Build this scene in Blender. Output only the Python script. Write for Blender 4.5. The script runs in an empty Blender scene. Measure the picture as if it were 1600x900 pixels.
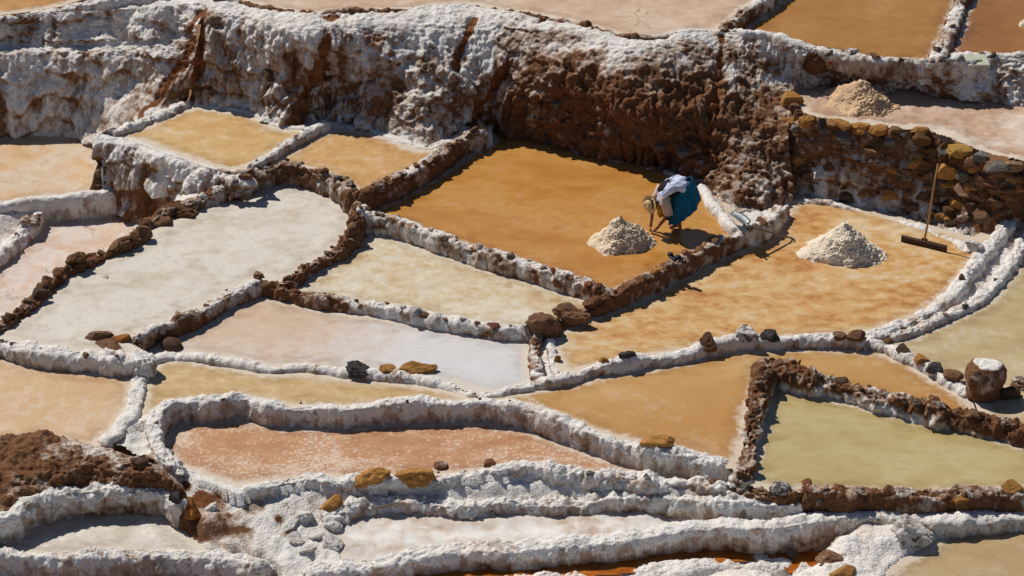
import bpy, bmesh, math, random
import numpy as np
from mathutils import Vector, Matrix
R = math.radians
random.seed(7); rng = np.random.RandomState(7)
sc = bpy.context.scene
COL = sc.collection

# ------------------------------------------------------------------ camera
CAM_H, PITCH, FPX = 17.9, R(28), 3465.0
cd = bpy.data.cameras.new('camera'); cam = bpy.data.objects.new('camera', cd); COL.objects.link(cam)
cam.location = (0, 0, CAM_H); cam.rotation_euler = (math.pi/2 - PITCH, 0, 0)
cd.sensor_width = 36; cd.lens = 36*FPX/1600; cd.clip_end = 2000; cd.clip_start = 0.5
sc.camera = cam

# ------------------------------------------------------------------ sky, sun, exposure
SUN_EL = R(49); SUN_TRAVEL = (0.71, -0.71)           # horizontal direction in which the light travels
w = bpy.data.worlds.new('World'); sc.world = w; w.use_nodes = True
nt = w.node_tree; bg = nt.nodes['Background']
sky = nt.nodes.new('ShaderNodeTexSky'); sky.sky_type = 'NISHITA'; sky.sun_disc = False
sky.sun_elevation = SUN_EL; sky.sun_rotation = math.atan2(-SUN_TRAVEL[0], -SUN_TRAVEL[1])
sky.altitude = 3300; sky.air_density = 1.0; sky.dust_density = 0.5
nt.links.new(sky.outputs[0], bg.inputs[0]); bg.inputs[1].default_value = 0.055
sl = bpy.data.lights.new('sun', 'SUN'); sl.energy = 4.0; sl.angle = R(0.5); sl.color = (1, 0.94, 0.85)
so = bpy.data.objects.new('sun', sl); COL.objects.link(so)
_l = math.hypot(*SUN_TRAVEL)
sd = Vector((SUN_TRAVEL[0]/_l*math.cos(SUN_EL), SUN_TRAVEL[1]/_l*math.cos(SUN_EL), -math.sin(SUN_EL)))
so.rotation_euler = sd.to_track_quat('-Z', 'Y').to_euler(); so.location = (-20, 50, 30)
vs = sc.view_settings; vs.view_transform = 'Standard'; vs.look = 'None'; vs.exposure = 0.0; vs.gamma = 1.0
vs.use_curve_mapping = False

# ------------------------------------------------------------------ helpers: places
cp_, sp_ = math.cos(PITCH), math.sin(PITCH)
def P(px, py, z):
    a = (px-800)/FPX; b = (450-py)/FPX
    d = (a, cp_ + b*sp_, -sp_ + b*cp_)
    t = (z-CAM_H)/d[2]
    return np.array((d[0]*t, d[1]*t, z))
def project(v):                                       # world -> photo pixels, to find which surface point a stain starts at
    v = np.asarray(v, float); x = v[..., 0]; y = v[..., 1]; z = v[..., 2]-CAM_H
    dep = y*cp_ - z*sp_; up = y*sp_ + z*cp_
    return np.stack((800+FPX*x/dep, 450-FPX*up/dep), -1)
def lin(c):                                           # sRGB 0-255 -> linear
    return tuple(((v/255)/12.92 if v/255 <= .04045 else ((v/255+.055)/1.055)**2.4) for v in c)

# ------------------------------------------------------------------ helpers: noise
U = np.uint32
def _h(ix, iy, iz, s):
    n = ix*U(374761393) + iy*U(668265263) + iz*U(2147483647) + U(s*1274126177 & 0xffffffff)
    n = (n ^ (n >> U(13)))*U(1274126177)
    n = (n ^ (n >> U(15)))*U(2246822519)
    return ((n ^ (n >> U(16))) & U(0xffff)).astype(np.float32)*np.float32(1/32767.5) - np.float32(1)
def vnoise(p, f=1.0, s=0):                            # value noise, -1..1
    p = np.asarray(p, float)*f + 1000.0
    fl = np.floor(p); q = (p-fl).astype(np.float32); i = fl.astype(np.int64).astype(np.uint32); q = q*q*(3-2*q)
    x0, y0, z0 = i[:, 0], i[:, 1], i[:, 2]; u, v, t = q[:, 0], q[:, 1], q[:, 2]
    r = 0
    for dx in (0, 1):
        for dy in (0, 1):
            for dz in (0, 1):
                r = r + _h(x0+U(dx), y0+U(dy), z0+U(dz), s)*(u if dx else 1-u)*(v if dy else 1-v)*(t if dz else 1-t)
    return r
ROT = np.array(((.36, .48, -.8), (-.8, .6, 0), (.48, .64, .6)))
def fbm(p, f, o=4, s=0, g=.5):
    a, r, t = 1.0, 0, 0
    p = np.asarray(p, float)
    for k in range(o):
        r = r + a*vnoise(p, f, s+k*17); t += a; a *= g; f *= 2.03; p = p @ ROT.T
    return r/t
def billow(p, f, o=3, s=0):                           # rounded lumps with sharp creases, 0..1
    a, r, t = 1.0, 0, 0
    p = np.asarray(p, float)
    for k in range(o):
        r = r + a*np.abs(vnoise(p, f, s+k*31)); t += a; a *= .5; f *= 2.1; p = p @ ROT.T
    return r/t
def sstep(a, b, x):
    t = np.clip((x-a)/(b-a), 0, 1); return t*t*(3-2*t)
def worley(p, f, s=0):                                # distance to nearest cell point, 0..~1
    p = (np.asarray(p, float)*f + 500.0).astype(np.float32)
    fl = np.floor(p-.5); p = p-fl; i = fl.astype(np.int64).astype(np.uint32); best = np.full(len(p), 9.0, np.float32)
    for dx in (0, 1):
        for dy in (0, 1):
            for dz in (0, 1):
                c = i + np.array((dx, dy, dz), np.uint32); d = 0
                for k in range(3): d = d + ((dx, dy, dz)[k] + (_h(c[:, 0], c[:, 1], c[:, 2], s+k)*.32+.5) - p[:, k])**2
                best = np.minimum(best, d)
    return np.sqrt(best)

# ------------------------------------------------------------------ helpers: objects
def tag(o, label=None, cat=None, group=None, kind=None):
    if label: o['label'] = label
    if cat: o['category'] = cat
    if group: o['group'] = group
    if kind: o['kind'] = kind
    return o
def mesh_from(name, verts, faces, smooth=True):
    me = bpy.data.meshes.new(name)
    verts = np.asarray(verts, np.float32); faces = np.asarray(faces, np.int32)
    k = faces.shape[1]
    me.vertices.add(len(verts)); me.vertices.foreach_set('co', verts.ravel())
    me.loops.add(faces.size); me.loops.foreach_set('vertex_index', faces.ravel())
    me.polygons.add(len(faces)); me.polygons.foreach_set('loop_start', np.arange(0, faces.size, k, dtype=np.int32))
    me.polygons.foreach_set('loop_total', np.full(len(faces), k, np.int32))
    if smooth: me.polygons.foreach_set('use_smooth', np.ones(len(faces), bool))
    me.update(calc_edges=True); me.validate()
    return me
def obj(name, me, mat=None, parent=None):
    o = bpy.data.objects.new(name, me); COL.objects.link(o)
    if mat is not None: me.materials.append(mat)
    if parent is not None: o.parent = parent
    return o
def attr(me, name, vals):
    a = me.attributes.new(name, 'FLOAT', 'POINT'); a.data.foreach_set('value', np.asarray(vals, np.float32).ravel())
def grid_faces(r, c):
    i = np.arange(r*c).reshape(r, c)
    return np.stack((i[:-1, :-1], i[1:, :-1], i[1:, 1:], i[:-1, 1:]), -1).reshape(-1, 4)
def catmull(pts, n_or_t):
    pts = np.asarray(pts, float); m = len(pts)
    t = np.linspace(0, m-1, n_or_t) if np.isscalar(n_or_t) else n_or_t
    i = np.clip(np.floor(t).astype(int), 0, m-2); u = (t-i)
    sh = (-1,)+(1,)*(pts.ndim-1); u = u.reshape(sh)
    p0 = pts[np.maximum(i-1, 0)]; p1 = pts[i]; p2 = pts[i+1]; p3 = pts[np.minimum(i+2, m-1)]
    return .5*(2*p1 + (p2-p0)*u + (2*p0-5*p1+4*p2-p3)*u*u + (3*p1-p0-3*p2+p3)*u**3)
def resample(pts, ds):
    d = catmull(pts, max(8, len(pts)*24))
    L = np.concatenate(([0], np.cumsum(np.linalg.norm(np.diff(d, axis=0), axis=1))))
    s = np.linspace(0, L[-1], max(4, int(L[-1]/ds)+1))
    return np.stack([np.interp(s, L, d[:, k]) for k in range(d.shape[1])], 1), s
def grid_normals(g):
    du = np.gradient(g, axis=1); dv = np.gradient(g, axis=0)
    n = np.cross(du, dv); n /= np.linalg.norm(n, axis=2, keepdims=True)+1e-9
    return n

# ------------------------------------------------------------------ materials
def mat_new(name):
    m = bpy.data.materials.new(name); m.use_nodes = True
    t = m.node_tree; b = t.nodes['Principled BSDF']
    return m, t, b
def N(t, typ, **kw):
    n = t.nodes.new(typ)
    for k, v in kw.items(): setattr(n, k, v)
    return n
def noise_node(t, vec, scale, detail=5, rough=.55, dist=0):
    n = N(t, 'ShaderNodeTexNoise'); n.inputs['Scale'].default_value = scale; n.inputs['Detail'].default_value = detail
    n.inputs['Roughness'].default_value = rough; n.inputs['Distortion'].default_value = dist
    t.links.new(vec, n.inputs['Vector']); return n.outputs['Fac']
def ramp(t, fac, stops, interp='LINEAR'):
    n = N(t, 'ShaderNodeValToRGB'); n.color_ramp.interpolation = interp
    e = n.color_ramp.elements
    while len(e) < len(stops): e.new(.5)
    for k, (p, c) in enumerate(stops):
        e[k].position = p; e[k].color = (*c, 1) if len(c) == 3 else c
    t.links.new(fac, n.inputs[0]); return n.outputs[0]
def mix(t, fac, a, b, mode='MIX'):
    n = N(t, 'ShaderNodeMix', data_type='RGBA', blend_type=mode)
    for sock, v in ((n.inputs[0], fac), (n.inputs[6], a), (n.inputs[7], b)):
        if hasattr(v, 'links'): t.links.new(v, sock)
        else: sock.default_value = v if not isinstance(v, tuple) else (*v[:3], 1)
    return n.outputs[2]
def math_n(t, op, a, b=0.0, clamp=False):
    n = N(t, 'ShaderNodeMath', operation=op); n.use_clamp = clamp
    for sock, v in ((n.inputs[0], a), (n.inputs[1], b)):
        if hasattr(v, 'links'): t.links.new(v, sock)
        else: sock.default_value = v
    return n.outputs[0]
def mrange(t, v, a, b, c=0., d=1.):
    n = N(t, 'ShaderNodeMapRange', interpolation_type='SMOOTHSTEP'); t.links.new(v, n.inputs[0])
    for k, x in enumerate((a, b, c, d)): n.inputs[k+1].default_value = x
    return n.outputs[0]
def bump(t, h, strength, dist, normal=None):
    n = N(t, 'ShaderNodeBump'); n.inputs['Strength'].default_value = strength; n.inputs['Distance'].default_value = dist
    t.links.new(h, n.inputs['Height'])
    if normal is not None: t.links.new(normal, n.inputs['Normal'])
    return n.outputs[0]
def world_pos(t): return N(t, 'ShaderNodeNewGeometry').outputs['Position']

def make_bank_material():
    m, t, b = mat_new('salt_and_earth'); L = t.links
    pos = world_pos(t)
    ea = N(t, 'ShaderNodeAttribute', attribute_name='earth').outputs['Fac']
    ru = N(t, 'ShaderNodeAttribute', attribute_name='rust').outputs['Fac']
    n_lo = noise_node(t, pos, 1.3, 4); n_mid = noise_node(t, pos, 7, 5, .6); n_hi = noise_node(t, pos, 34, 5, .65)
    n_vh = noise_node(t, pos, 120, 3, .6)
    salt = ramp(t, n_mid, [(.25, lin((216, 205, 192))), (.45, lin((236, 231, 225))), (.75, lin((246, 245, 244)))])
    salt = mix(t, mrange(t, n_lo, .52, .72, 0, .45), salt, lin((214, 190, 168)))
    salt = mix(t, mrange(t, n_hi, .55, .70, 0, .7), salt, lin((178, 156, 136)))
    salt = mix(t, mrange(t, n_vh, .60, .70, 0, .45), salt, lin((160, 136, 114)))
    earth = ramp(t, n_hi, [(.22, lin((72, 47, 30))), (.5, lin((114, 76, 48))), (.78, lin((168, 122, 84)))])
    earth = mix(t, mrange(t, n_lo, .45, .7, 0, .5), earth, lin((118, 70, 40)))
    earth = mix(t, mrange(t, n_vh, .66, .74, 0, .5), earth, lin((205, 185, 165)))
    mpz = N(t, 'ShaderNodeMapping'); mpz.inputs['Scale'].default_value = (1, 1, .10); L.new(pos, mpz.inputs['Vector'])
    n_st = noise_node(t, mpz.outputs[0], 11, 4, .6)
    ea = math_n(t, 'ADD', ea, math_n(t, 'MULTIPLY', math_n(t, 'SUBTRACT', n_st, .5), .55))
    e = math_n(t, 'ADD', ea, math_n(t, 'MULTIPLY', math_n(t, 'SUBTRACT', n_mid, .5), .75))
    e = math_n(t, 'ADD', e, math_n(t, 'MULTIPLY', math_n(t, 'SUBTRACT', n_hi, .5), .75))
    dirt_and_shade = ramp(t, n_hi, [(.28, lin((152, 126, 106))), (.52, lin((184, 162, 144))), (.8, lin((212, 198, 186)))])  # dirty salt; also the greyish tone painted as shade under white rims
    col = mix(t, mrange(t, e, .22, .42), salt, dirt_and_shade)
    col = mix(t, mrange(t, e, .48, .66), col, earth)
    rf = mrange(t, math_n(t, 'ADD', ru, math_n(t, 'MULTIPLY', math_n(t, 'SUBTRACT', n_hi, .5), .5)), .35, .7)
    rcol = ramp(t, n_hi, [(.25, lin((92, 52, 26))), (.5, lin((126, 76, 42))), (.75, lin((166, 110, 68)))])
    col = mix(t, rf, col, rcol)
    L.new(col, b.inputs['Base Color'])
    b.inputs['Roughness'].default_value = .85; b.inputs['Specular IOR Level'].default_value = .25
    v = N(t, 'ShaderNodeTexVoronoi'); v.inputs['Scale'].default_value = 26; L.new(pos, v.inputs['Vector'])
    h = math_n(t, 'ADD', math_n(t, 'MULTIPLY', v.outputs['Distance'], -.5), math_n(t, 'MULTIPLY', n_hi, 1.0))
    nb = bump(t, h, .75, .03)
    nb = bump(t, n_vh, .5, .008, nb)
    L.new(nb, b.inputs['Normal'])
    return m
BANK = make_bank_material()

def pan_material(name, stops, scale=.9, stretch=(1, 1, 1), rough=.45, spec=.3, grain=.25, grain_scale=60,
                 speck=None, edge=None, grad=None, mid=.35, cracks=0, ripple=0, gamp=.014, contrast=(.27, .73), film=.3, shore=((220, 208, 192), .35, .8)):
    m, t, b = mat_new(name); L = t.links
    pos = world_pos(t)
    mp = N(t, 'ShaderNodeMapping'); mp.inputs['Scale'].default_value = stretch; L.new(pos, mp.inputs['Vector'])
    mp.inputs['Rotation'].default_value = (0, 0, R(14))
    a = noise_node(t, mp.outputs[0], scale, 6, .6, .7); c = noise_node(t, mp.outputs[0], scale*5.3, 5, .62, .4)
    f = math_n(t, 'ADD', math_n(t, 'MULTIPLY', a, 1-mid), math_n(t, 'MULTIPLY', c, mid))
    n = len(stops)
    col = ramp(t, mrange(t, f, *contrast), [(k/(n-1), lin(s)) for k, s in enumerate(stops)])
    if grad:                                          # pigment that changes across the pan: colour, from point, to point
        gc, p0, p1 = grad
        d = np.array(p1[:2])-np.array(p0[:2]); ll = d @ d
        sx = N(t, 'ShaderNodeVectorMath', operation='DOT_PRODUCT'); L.new(pos, sx.inputs[0])
        sx.inputs[1].default_value = (d[0]/ll, d[1]/ll, 0)
        g = math_n(t, 'ADD', sx.outputs['Value'], -float((np.array(p0[:2]) @ d)/ll))
        g = math_n(t, 'ADD', g, math_n(t, 'MULTIPLY', math_n(t, 'SUBTRACT', c, .5), 1.1))
        col = mix(t, mrange(t, g, 0, 1), col, lin(gc))
    g1 = noise_node(t, pos, grain_scale, 4, .7)
    if speck:
        sc_, thr, amt, s_ = speck
        k = noise_node(t, pos, s_, 5, .7)
        col = mix(t, mrange(t, math_n(t, 'ADD', k, math_n(t, 'MULTIPLY', math_n(t, 'SUBTRACT', a, .5), .6)), thr, thr+.12, 0, amt), col, lin(sc_))
    if cracks:
        vo = N(t, 'ShaderNodeTexVoronoi', feature='DISTANCE_TO_EDGE'); vo.inputs['Scale'].default_value = cracks
        wv = N(t, 'ShaderNodeVectorMath', operation='ADD'); L.new(pos, wv.inputs[0])
        nn = N(t, 'ShaderNodeTexNoise'); nn.inputs['Scale'].default_value = 2.0; L.new(pos, nn.inputs['Vector'])
        sc2 = N(t, 'ShaderNodeVectorMath', operation='SCALE'); L.new(nn.outputs['Color'], sc2.inputs[0]); sc2.inputs['Scale'].default_value = .8
        L.new(sc2.outputs[0], wv.inputs[1]); L.new(wv.outputs[0], vo.inputs['Vector'])
        cr = math_n(t, 'MULTIPLY', mrange(t, vo.outputs['Distance'], .004, .02, 1, 0), mrange(t, a, .42, .6, 0, .7))
        col = mix(t, cr, col, lin((150, 108, 78)))
    sh = N(t, 'ShaderNodeAttribute', attribute_name='shore').outputs['Fac']      # salt dries out first along the shore
    k2 = noise_node(t, pos, 5.5, 6, .7)
    sf = math_n(t, 'ADD', sh, math_n(t, 'MULTIPLY', math_n(t, 'SUBTRACT', c, .5), .7))
    sf2 = math_n(t, 'ADD', sh, math_n(t, 'MULTIPLY', math_n(t, 'SUBTRACT', k2, .5), .55))
    if film:                                          # thin broken salt film drying on the floor
        fl = math_n(t, 'MULTIPLY', mrange(t, math_n(t, 'ADD', math_n(t, 'MULTIPLY', k2, .6), math_n(t, 'MULTIPLY', a, .5)), .56, .66), film)
        col = mix(t, fl, col, lin((222, 212, 198)))
    if shore:
        col = mix(t, mrange(t, sf, .20, .20+shore[1], .38, 0), col, (.55, .5, .45), 'MULTIPLY')      # damp band
        col = mix(t, mrange(t, sf2, .13, .30, shore[2], 0), col, lin(shore[0]))                     # crust fringe
    L.new(col, b.inputs['Base Color'])
    L.new(mrange(t, c, .3, .7, rough-.08, rough+.12), b.inputs['Roughness']); b.inputs['Specular IOR Level'].default_value = spec
    nb = bump(t, g1, grain, gamp)
    if ripple: nb = bump(t, c, ripple, .02, nb)
    L.new(nb, b.inputs['Normal'])
    return m

def rock_material():
    m, t, b = mat_new('field_stone'); L = t.links
    oi = N(t, 'ShaderNodeObjectInfo'); tc = N(t, 'ShaderNodeTexCoord')
    off = N(t, 'ShaderNodeVectorMath', operation='ADD'); L.new(tc.outputs['Object'], off.inputs[0]); L.new(oi.outputs['Location'], off.inputs[1])
    n1 = noise_node(t, off.outputs[0], 2.2, 6, .65); n2 = noise_node(t, off.outputs[0], 9, 5, .7)
    sep = N(t, 'ShaderNodeSeparateColor'); L.new(oi.outputs['Color'], sep.inputs[0])
    val = ramp(t, n1, [(.25, (.45, .42, .4)), (.55, (1, 1, 1)), (.8, (1.5, 1.5, 1.45))])
    col = mix(t, 1.0, oi.outputs['Color'], val, 'MULTIPLY')
    val2 = ramp(t, n2, [(.3, (.6, .58, .55)), (.6, (1.1, 1.1, 1.1))])
    col = mix(t, 1.0, col, val2, 'MULTIPLY')
    a = oi.outputs['Alpha']
    f = mrange(t, math_n(t, 'ADD', math_n(t, 'MULTIPLY', a, 1.0), math_n(t, 'SUBTRACT', n1, .5)), .45, .62)
    col = mix(t, math_n(t, 'MULTIPLY', f, .93), col, lin((232, 226, 219)))
    L.new(col, b.inputs['Base Color']); b.inputs['Roughness'].default_value = .9; b.inputs['Specular IOR Level'].default_value = .2
    L.new(bump(t, n2, .7, .06), b.inputs['Normal'])
    return m
ROCK = rock_material()

def plain(name, c, rough=.7, spec=.3, var=.25, scale=20, bumpv=.2, metal=0):
    m, t, b = mat_new(name); tc = N(t, 'ShaderNodeTexCoord')
    n = noise_node(t, tc.outputs['Object'], scale, 4, .6)
    l = lin(c)
    col = ramp(t, n, [(.3, tuple(v*(1-var) for v in l)), (.7, tuple(min(1, v*(1+var)) for v in l))])
    t.links.new(col, b.inputs['Base Color']); b.inputs['Roughness'].default_value = rough
    b.inputs['Specular IOR Level'].default_value = spec; b.inputs['Metallic'].default_value = metal
    t.links.new(bump(t, n, bumpv, .01), b.inputs['Normal'])
    return m

# ================================================================== banks (walls of the ponds)
DS = .019
DIKES = {}
def LOW(v): return v if v > 0 else (v*.54 if v > -.6 else -.324 + .85*(v+.6))
def displaced(p, n, amp, s=0, lump=1.0, clod=0.0):
    mod = .55+.9*sstep(-.35, .45, fbm(p, .8, 2, s+77))           # some stretches lumpy, others smoother
    pw = p + .055*np.stack((vnoise(p, 4.1, s+201), vnoise(p, 4.1, s+202), vnoise(p, 4.1, s+203)), 1) + .02*np.stack((vnoise(p, 11, s+204), vnoise(p, 11, s+205), vnoise(p, 11, s+206)), 1)
    rid = 1-np.abs(fbm(pw, 2.6, 3, s+8))*2.2
    d = 1.2*amp*fbm(p, 1.5, 2, s) + 1.3*amp*lump*mod*(billow(pw, 3.3, 2, s+5)-.33) + .7*amp*lump*(rid-.5) + .45*amp*fbm(p, 13, 3, s+9)
    d = d + amp*lump*(.75*mod*(.42-worley(pw, 7, s+3)) + .55*mod*(.42-worley(pw, 15, s+4)) + .22*(.42-worley(pw, 30, s+6)))
    if np.any(clod):
        m2 = .4+1.2*sstep(-.3, .4, fbm(p, 1.4, 2, s+46))
        d = d + clod*(.20*m2*(.42-worley(pw, 4.4, s+40)) + .10*(.42-worley(pw, 10, s+43)) + .07*fbm(pw, 9, 3, s+44) + .08*fbm(p, 2.2, 2, s+41))
    return p + n*d[:, None]

def bank(key, label, pts, w, zl, zr, earth=.15, amp=.07, z=0.0, crest_earth=0.0, run=.20, lump=1.0, name='pond_wall', rust=0, evar=.5, cat='earth bank', round_end=True, wvar=.35, raw=False, foot=.20, footl=None, footr=None):
    """pts: crest in photo pixels (+height); zl/zr: level at the left / right foot looking along pts"""
    zm = (lambda v: v) if raw else LOW
    ctrl = np.array([P(p[0], p[1], zm(p[2] if len(p) > 2 else z)) for p in pts])
    w = w*.60; amp = amp*.70
    DIKES[key] = ctrl
    c, s = resample(ctrl, DS)
    c[:, 0] += .045*fbm(c, 1.6, 3, 3); c[:, 1] += .045*fbm(c, 1.6, 3, 8)
    tan = np.gradient(c, axis=0); tan[:, 2] = 0; tan /= np.linalg.norm(tan, axis=1, keepdims=True)+1e-9
    k = max(2, int(.15/DS)); ker = np.ones(2*k+1)/(2*k+1)
    for a in (0, 1): tan[:, a] = np.convolve(np.pad(tan[:, a], k, 'edge'), ker, 'valid')
    tan /= np.linalg.norm(tan, axis=1, keepdims=True)+1e-9
    nl = np.stack((-tan[:, 1], tan[:, 0], 0*s), 1)
    ww = w*np.clip(1 + 1.5*wvar*fbm(c, 1.3, 3, 20), .4, 2)
    cz = c[:, 2] + .06*fbm(c, 1.2, 2, 31) + .03*fbm(c, 4, 2, 37)
    skl = np.clip(fbm(c, 1.0, 3, 131)+.05, 0, 1)*.35; skr = np.clip(fbm(c, 1.0, 3, 151)+.0, 0, 1)*.35   # salt spilling out at the foot
    hmax = max(float(np.mean(cz))-zl, float(np.mean(cz))-zr, .1)
    m = int(np.clip((2*w+2*hmax*1.1)/DS, 14, 70))
    S = np.linspace(-1, 1, m)
    d_end = np.minimum(s, s[-1]-s); rr = max(.12, w)
    e = np.ones_like(s)
    if round_end:
        q = np.clip(d_end/rr, 0, 1); e = np.sqrt(np.clip(1-(1-q)**2, 0, 1))
    V = np.zeros((len(s), m, 3)); Q = np.zeros((len(s), m))
    top = .36
    for j, u in enumerate(S):
        left = u < 0; au = abs(u)
        zb = (zl if left else zr) - .16
        h = cz - zb
        q = max(0, (au-top)/(1-top))
        off = ww*min(1, au/top)*.9 + (.05+.5*run*h)*math.sin(q*math.pi*.80)
        zz = cz - .10*ww*min(1, au/top)**2 - h*(1-math.cos(q*math.pi/2))
        off = off + (skl if left else skr)*max(0, (q-.72)/.28)**2
        off = off*e*(1 if left else -1)
        V[:, j, :2] = c[:, :2] + nl[:, :2]*off[:, None]
        V[:, j, 2] = zb + (zz-zb)*(.35+.65*e)
        Q[:, j] = q
    n = grid_normals(V); n = n*np.where((n[..., 2].mean() < 0), -1, 1)
    p = V.reshape(-1, 3); q = Q.ravel(); nn = n.reshape(-1, 3)
    nz = fbm(p, .55, 2, 60+len(DIKES))
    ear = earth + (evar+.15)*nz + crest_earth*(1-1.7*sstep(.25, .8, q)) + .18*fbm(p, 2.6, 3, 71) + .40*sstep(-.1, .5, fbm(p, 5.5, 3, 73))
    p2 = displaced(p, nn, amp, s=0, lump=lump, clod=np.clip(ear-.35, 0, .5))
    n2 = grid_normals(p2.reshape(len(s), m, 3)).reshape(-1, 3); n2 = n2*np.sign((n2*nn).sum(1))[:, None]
    ear = ear + .03 + .42*(.40-n2[:, 2]) + np.where(np.tile(S, len(s)) < 0, footl if footl is not None else foot, footr if footr is not None else foot)*sstep(.40, .8, q)  # foot: waterline mud plus the undercut's shade painted into the earth tone
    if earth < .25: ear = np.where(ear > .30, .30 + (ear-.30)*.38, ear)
    me = mesh_from(name, p2, grid_faces(len(s), m))
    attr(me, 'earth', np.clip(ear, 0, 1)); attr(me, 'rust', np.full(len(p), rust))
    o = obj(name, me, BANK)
    tag(o, label, cat, 'banks between the salt ponds', 'thing')
    o['key'] = key
    return o

# pond levels
Z = dict(M=0, Rr=-.35, C=-.35, D=-.1, E=.3, F=.25, H=-.65, G=-1.05, I=-.55, J=-.6, K=-.62, L=-.92, N=-.55, O=-.5, Q=-.7,
         S=-1.32, T=-1.4, U=-1.2, V=1.82, W=1.78, X=2.08, TL=1.4, CH=-1.56)
ZR = dict(Z); Z = {k: (v if k in 'GH' else LOW(v)) for k, v in Z.items()}
B = {}
def bk(key, *a, **k): B[key] = bank(key, *a, **k)

bk('d1', 'stony bank between the small tan pond and the large orange pond', [(760, 194), (722, 212), (678, 241), (632, 268), (585, 290), (556, 303)], .10, Z['M'], Z['F'], z=.40, earth=.5, crest_earth=.22)
bk('d2', 'narrow whitish bank dividing the two small tan ponds under the white cliff', [(515, 186), (467, 210), (424, 237), (388, 256)], .08, Z['F'], Z['E'], z=.42, earth=.12, amp=.05)
bk('d3', 'white bank along the left edge of the small tan pond on its high wall', [(296, 156), (233, 182), (187, 200), (160, 207)], .09, Z['E'], -.75, z=.42, earth=.15, raw=True)
bk('d5', 'brown clod bank along the top of the large pale pond', [(212, 356, .08), (260, 326, .1), (310, 308, .12), (352, 288, .2), (400, 264, .34), (443, 252, .36), (495, 264, .36), (530, 278, .36), (558, 302, .36)], .12, 0.100, Z['D'], earth=.5, crest_earth=.25, amp=.1)
bk('d6', 'dark brown clod bank between the large pale pond and the pink crusted pan at left', [(232, 350), (213, 367), (180, 383), (147, 399), (118, 412), (83, 435), (50, 465), (17, 492), (-15, 512), (-80, 550)], .13, Z['D'], -1.6, z=.10, earth=.55, crest_earth=.22, amp=.1)
bk('d7', 'dark stony bank between the large pale pond and the mottled cream pond', [(560, 305, .3), (557, 345, .12), (533, 377, .08), (495, 401, .06), (462, 425, .04), (440, 440, 0)], .09, Z['C'], Z['D'], earth=.48, crest_earth=.22, amp=.09)
bk('d8', 'lumpy grey bank along the lower left edge of the large orange pond', [(562, 318, .28), (580, 331, .2), (620, 341), (666, 357), (713, 373), (760, 390), (813, 404), (866, 421), (906, 434), (952, 452)], .09, Z['M'], Z['C'], z=.14, earth=.38, crest_earth=.28)
bk('d9', 'stone topped bank between the two orange ponds', [(1222, 316, .05), (1200, 343, .1), (1170, 355, .15), (1125, 372, .16), (1090, 388, .16), (1050, 408, .16), (1010, 430, .15), (965, 450, .13), (930, 470, .05), (892, 490, 0), (858, 508, -.05), (848, 520, -.1)], .10, Z['Rr'], Z['M'], earth=.30, crest_earth=.28)
bk('d9b', 'short white and brown bank below the big clods, beside the white pan', [(846, 512, -.1), (836, 535, -.22), (838, 560, -.28), (842, 588, -.33)], .09, Z['Rr'], Z['I'], earth=.4)
bk('d9c', 'short salt rib beside the shadowed corner of the right orange pond', [(860, 520, -.1), (862, 545, -.2), (872, 580, -.3)], .06, Z['Rr'], -0.264, earth=.2, amp=.05)
bk('d10', 'bank of clods and pale stones between the cream pond and the pink and white pan', [(408, 432, -.03), (440, 444, -.06), (467, 452, -.1), (533, 466, -.16), (583, 473, -.18), (633, 482, -.18), (683, 493, -.18), (740, 503, -.18), (783, 509, -.17), (838, 511, -.14)], .09, Z['C'], Z['I'], earth=.36, crest_earth=.22)
bk('d11', 'thin crusted bank from the tan corner stone down to two long stones', [(408, 432), (360, 453), (333, 470), (300, 487), (267, 500), (233, 513), (205, 532)], .08, Z['I'], Z['D'], z=-.02, earth=.3, crest_earth=.1, amp=.05)
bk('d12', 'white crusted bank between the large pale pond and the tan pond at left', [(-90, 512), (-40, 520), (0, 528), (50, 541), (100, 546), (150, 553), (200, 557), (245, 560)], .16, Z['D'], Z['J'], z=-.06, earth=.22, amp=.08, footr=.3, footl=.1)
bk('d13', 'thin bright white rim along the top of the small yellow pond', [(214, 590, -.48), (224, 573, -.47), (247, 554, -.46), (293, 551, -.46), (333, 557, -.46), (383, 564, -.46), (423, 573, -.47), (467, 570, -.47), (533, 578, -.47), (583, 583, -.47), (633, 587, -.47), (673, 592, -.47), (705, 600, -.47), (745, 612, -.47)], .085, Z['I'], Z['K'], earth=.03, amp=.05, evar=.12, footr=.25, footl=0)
bk('d14', 'white salt rim between the tan pond at left and the small yellow pond', [(220, 575, -.47), (214, 604, -.46), (208, 636, -.48), (184, 668, -.5), (158, 692, -.52)], .12, Z['K'], Z['J'], earth=.05, amp=.06, evar=.12)
bk('d15', 'long rounded white rim curving over the reddish pan', [(288, 735, -.72), (258, 705, -.6), (240, 668, -.52), (252, 636, -.46), (283, 623, -.44), (333, 622, -.44), (377, 618, -.43), (433, 629, -.44), (483, 632, -.45), (533, 633, -.45), (583, 629, -.45), (633, 625, -.44), (683, 625, -.44), (716, 625, -.43), (766, 625, -.43), (816, 632, -.42), (850, 644, -.42), (893, 659, -.43), (933, 675, -.45), (973, 688, -.46), (1016, 696, -.42), (1066, 705, -.44), (1105, 713, -.47), (1140, 726, -.5)], .13, Z['K'], Z['L'], earth=.1, amp=.075, evar=.16, footr=.26, footl=0, run=.08)
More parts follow.
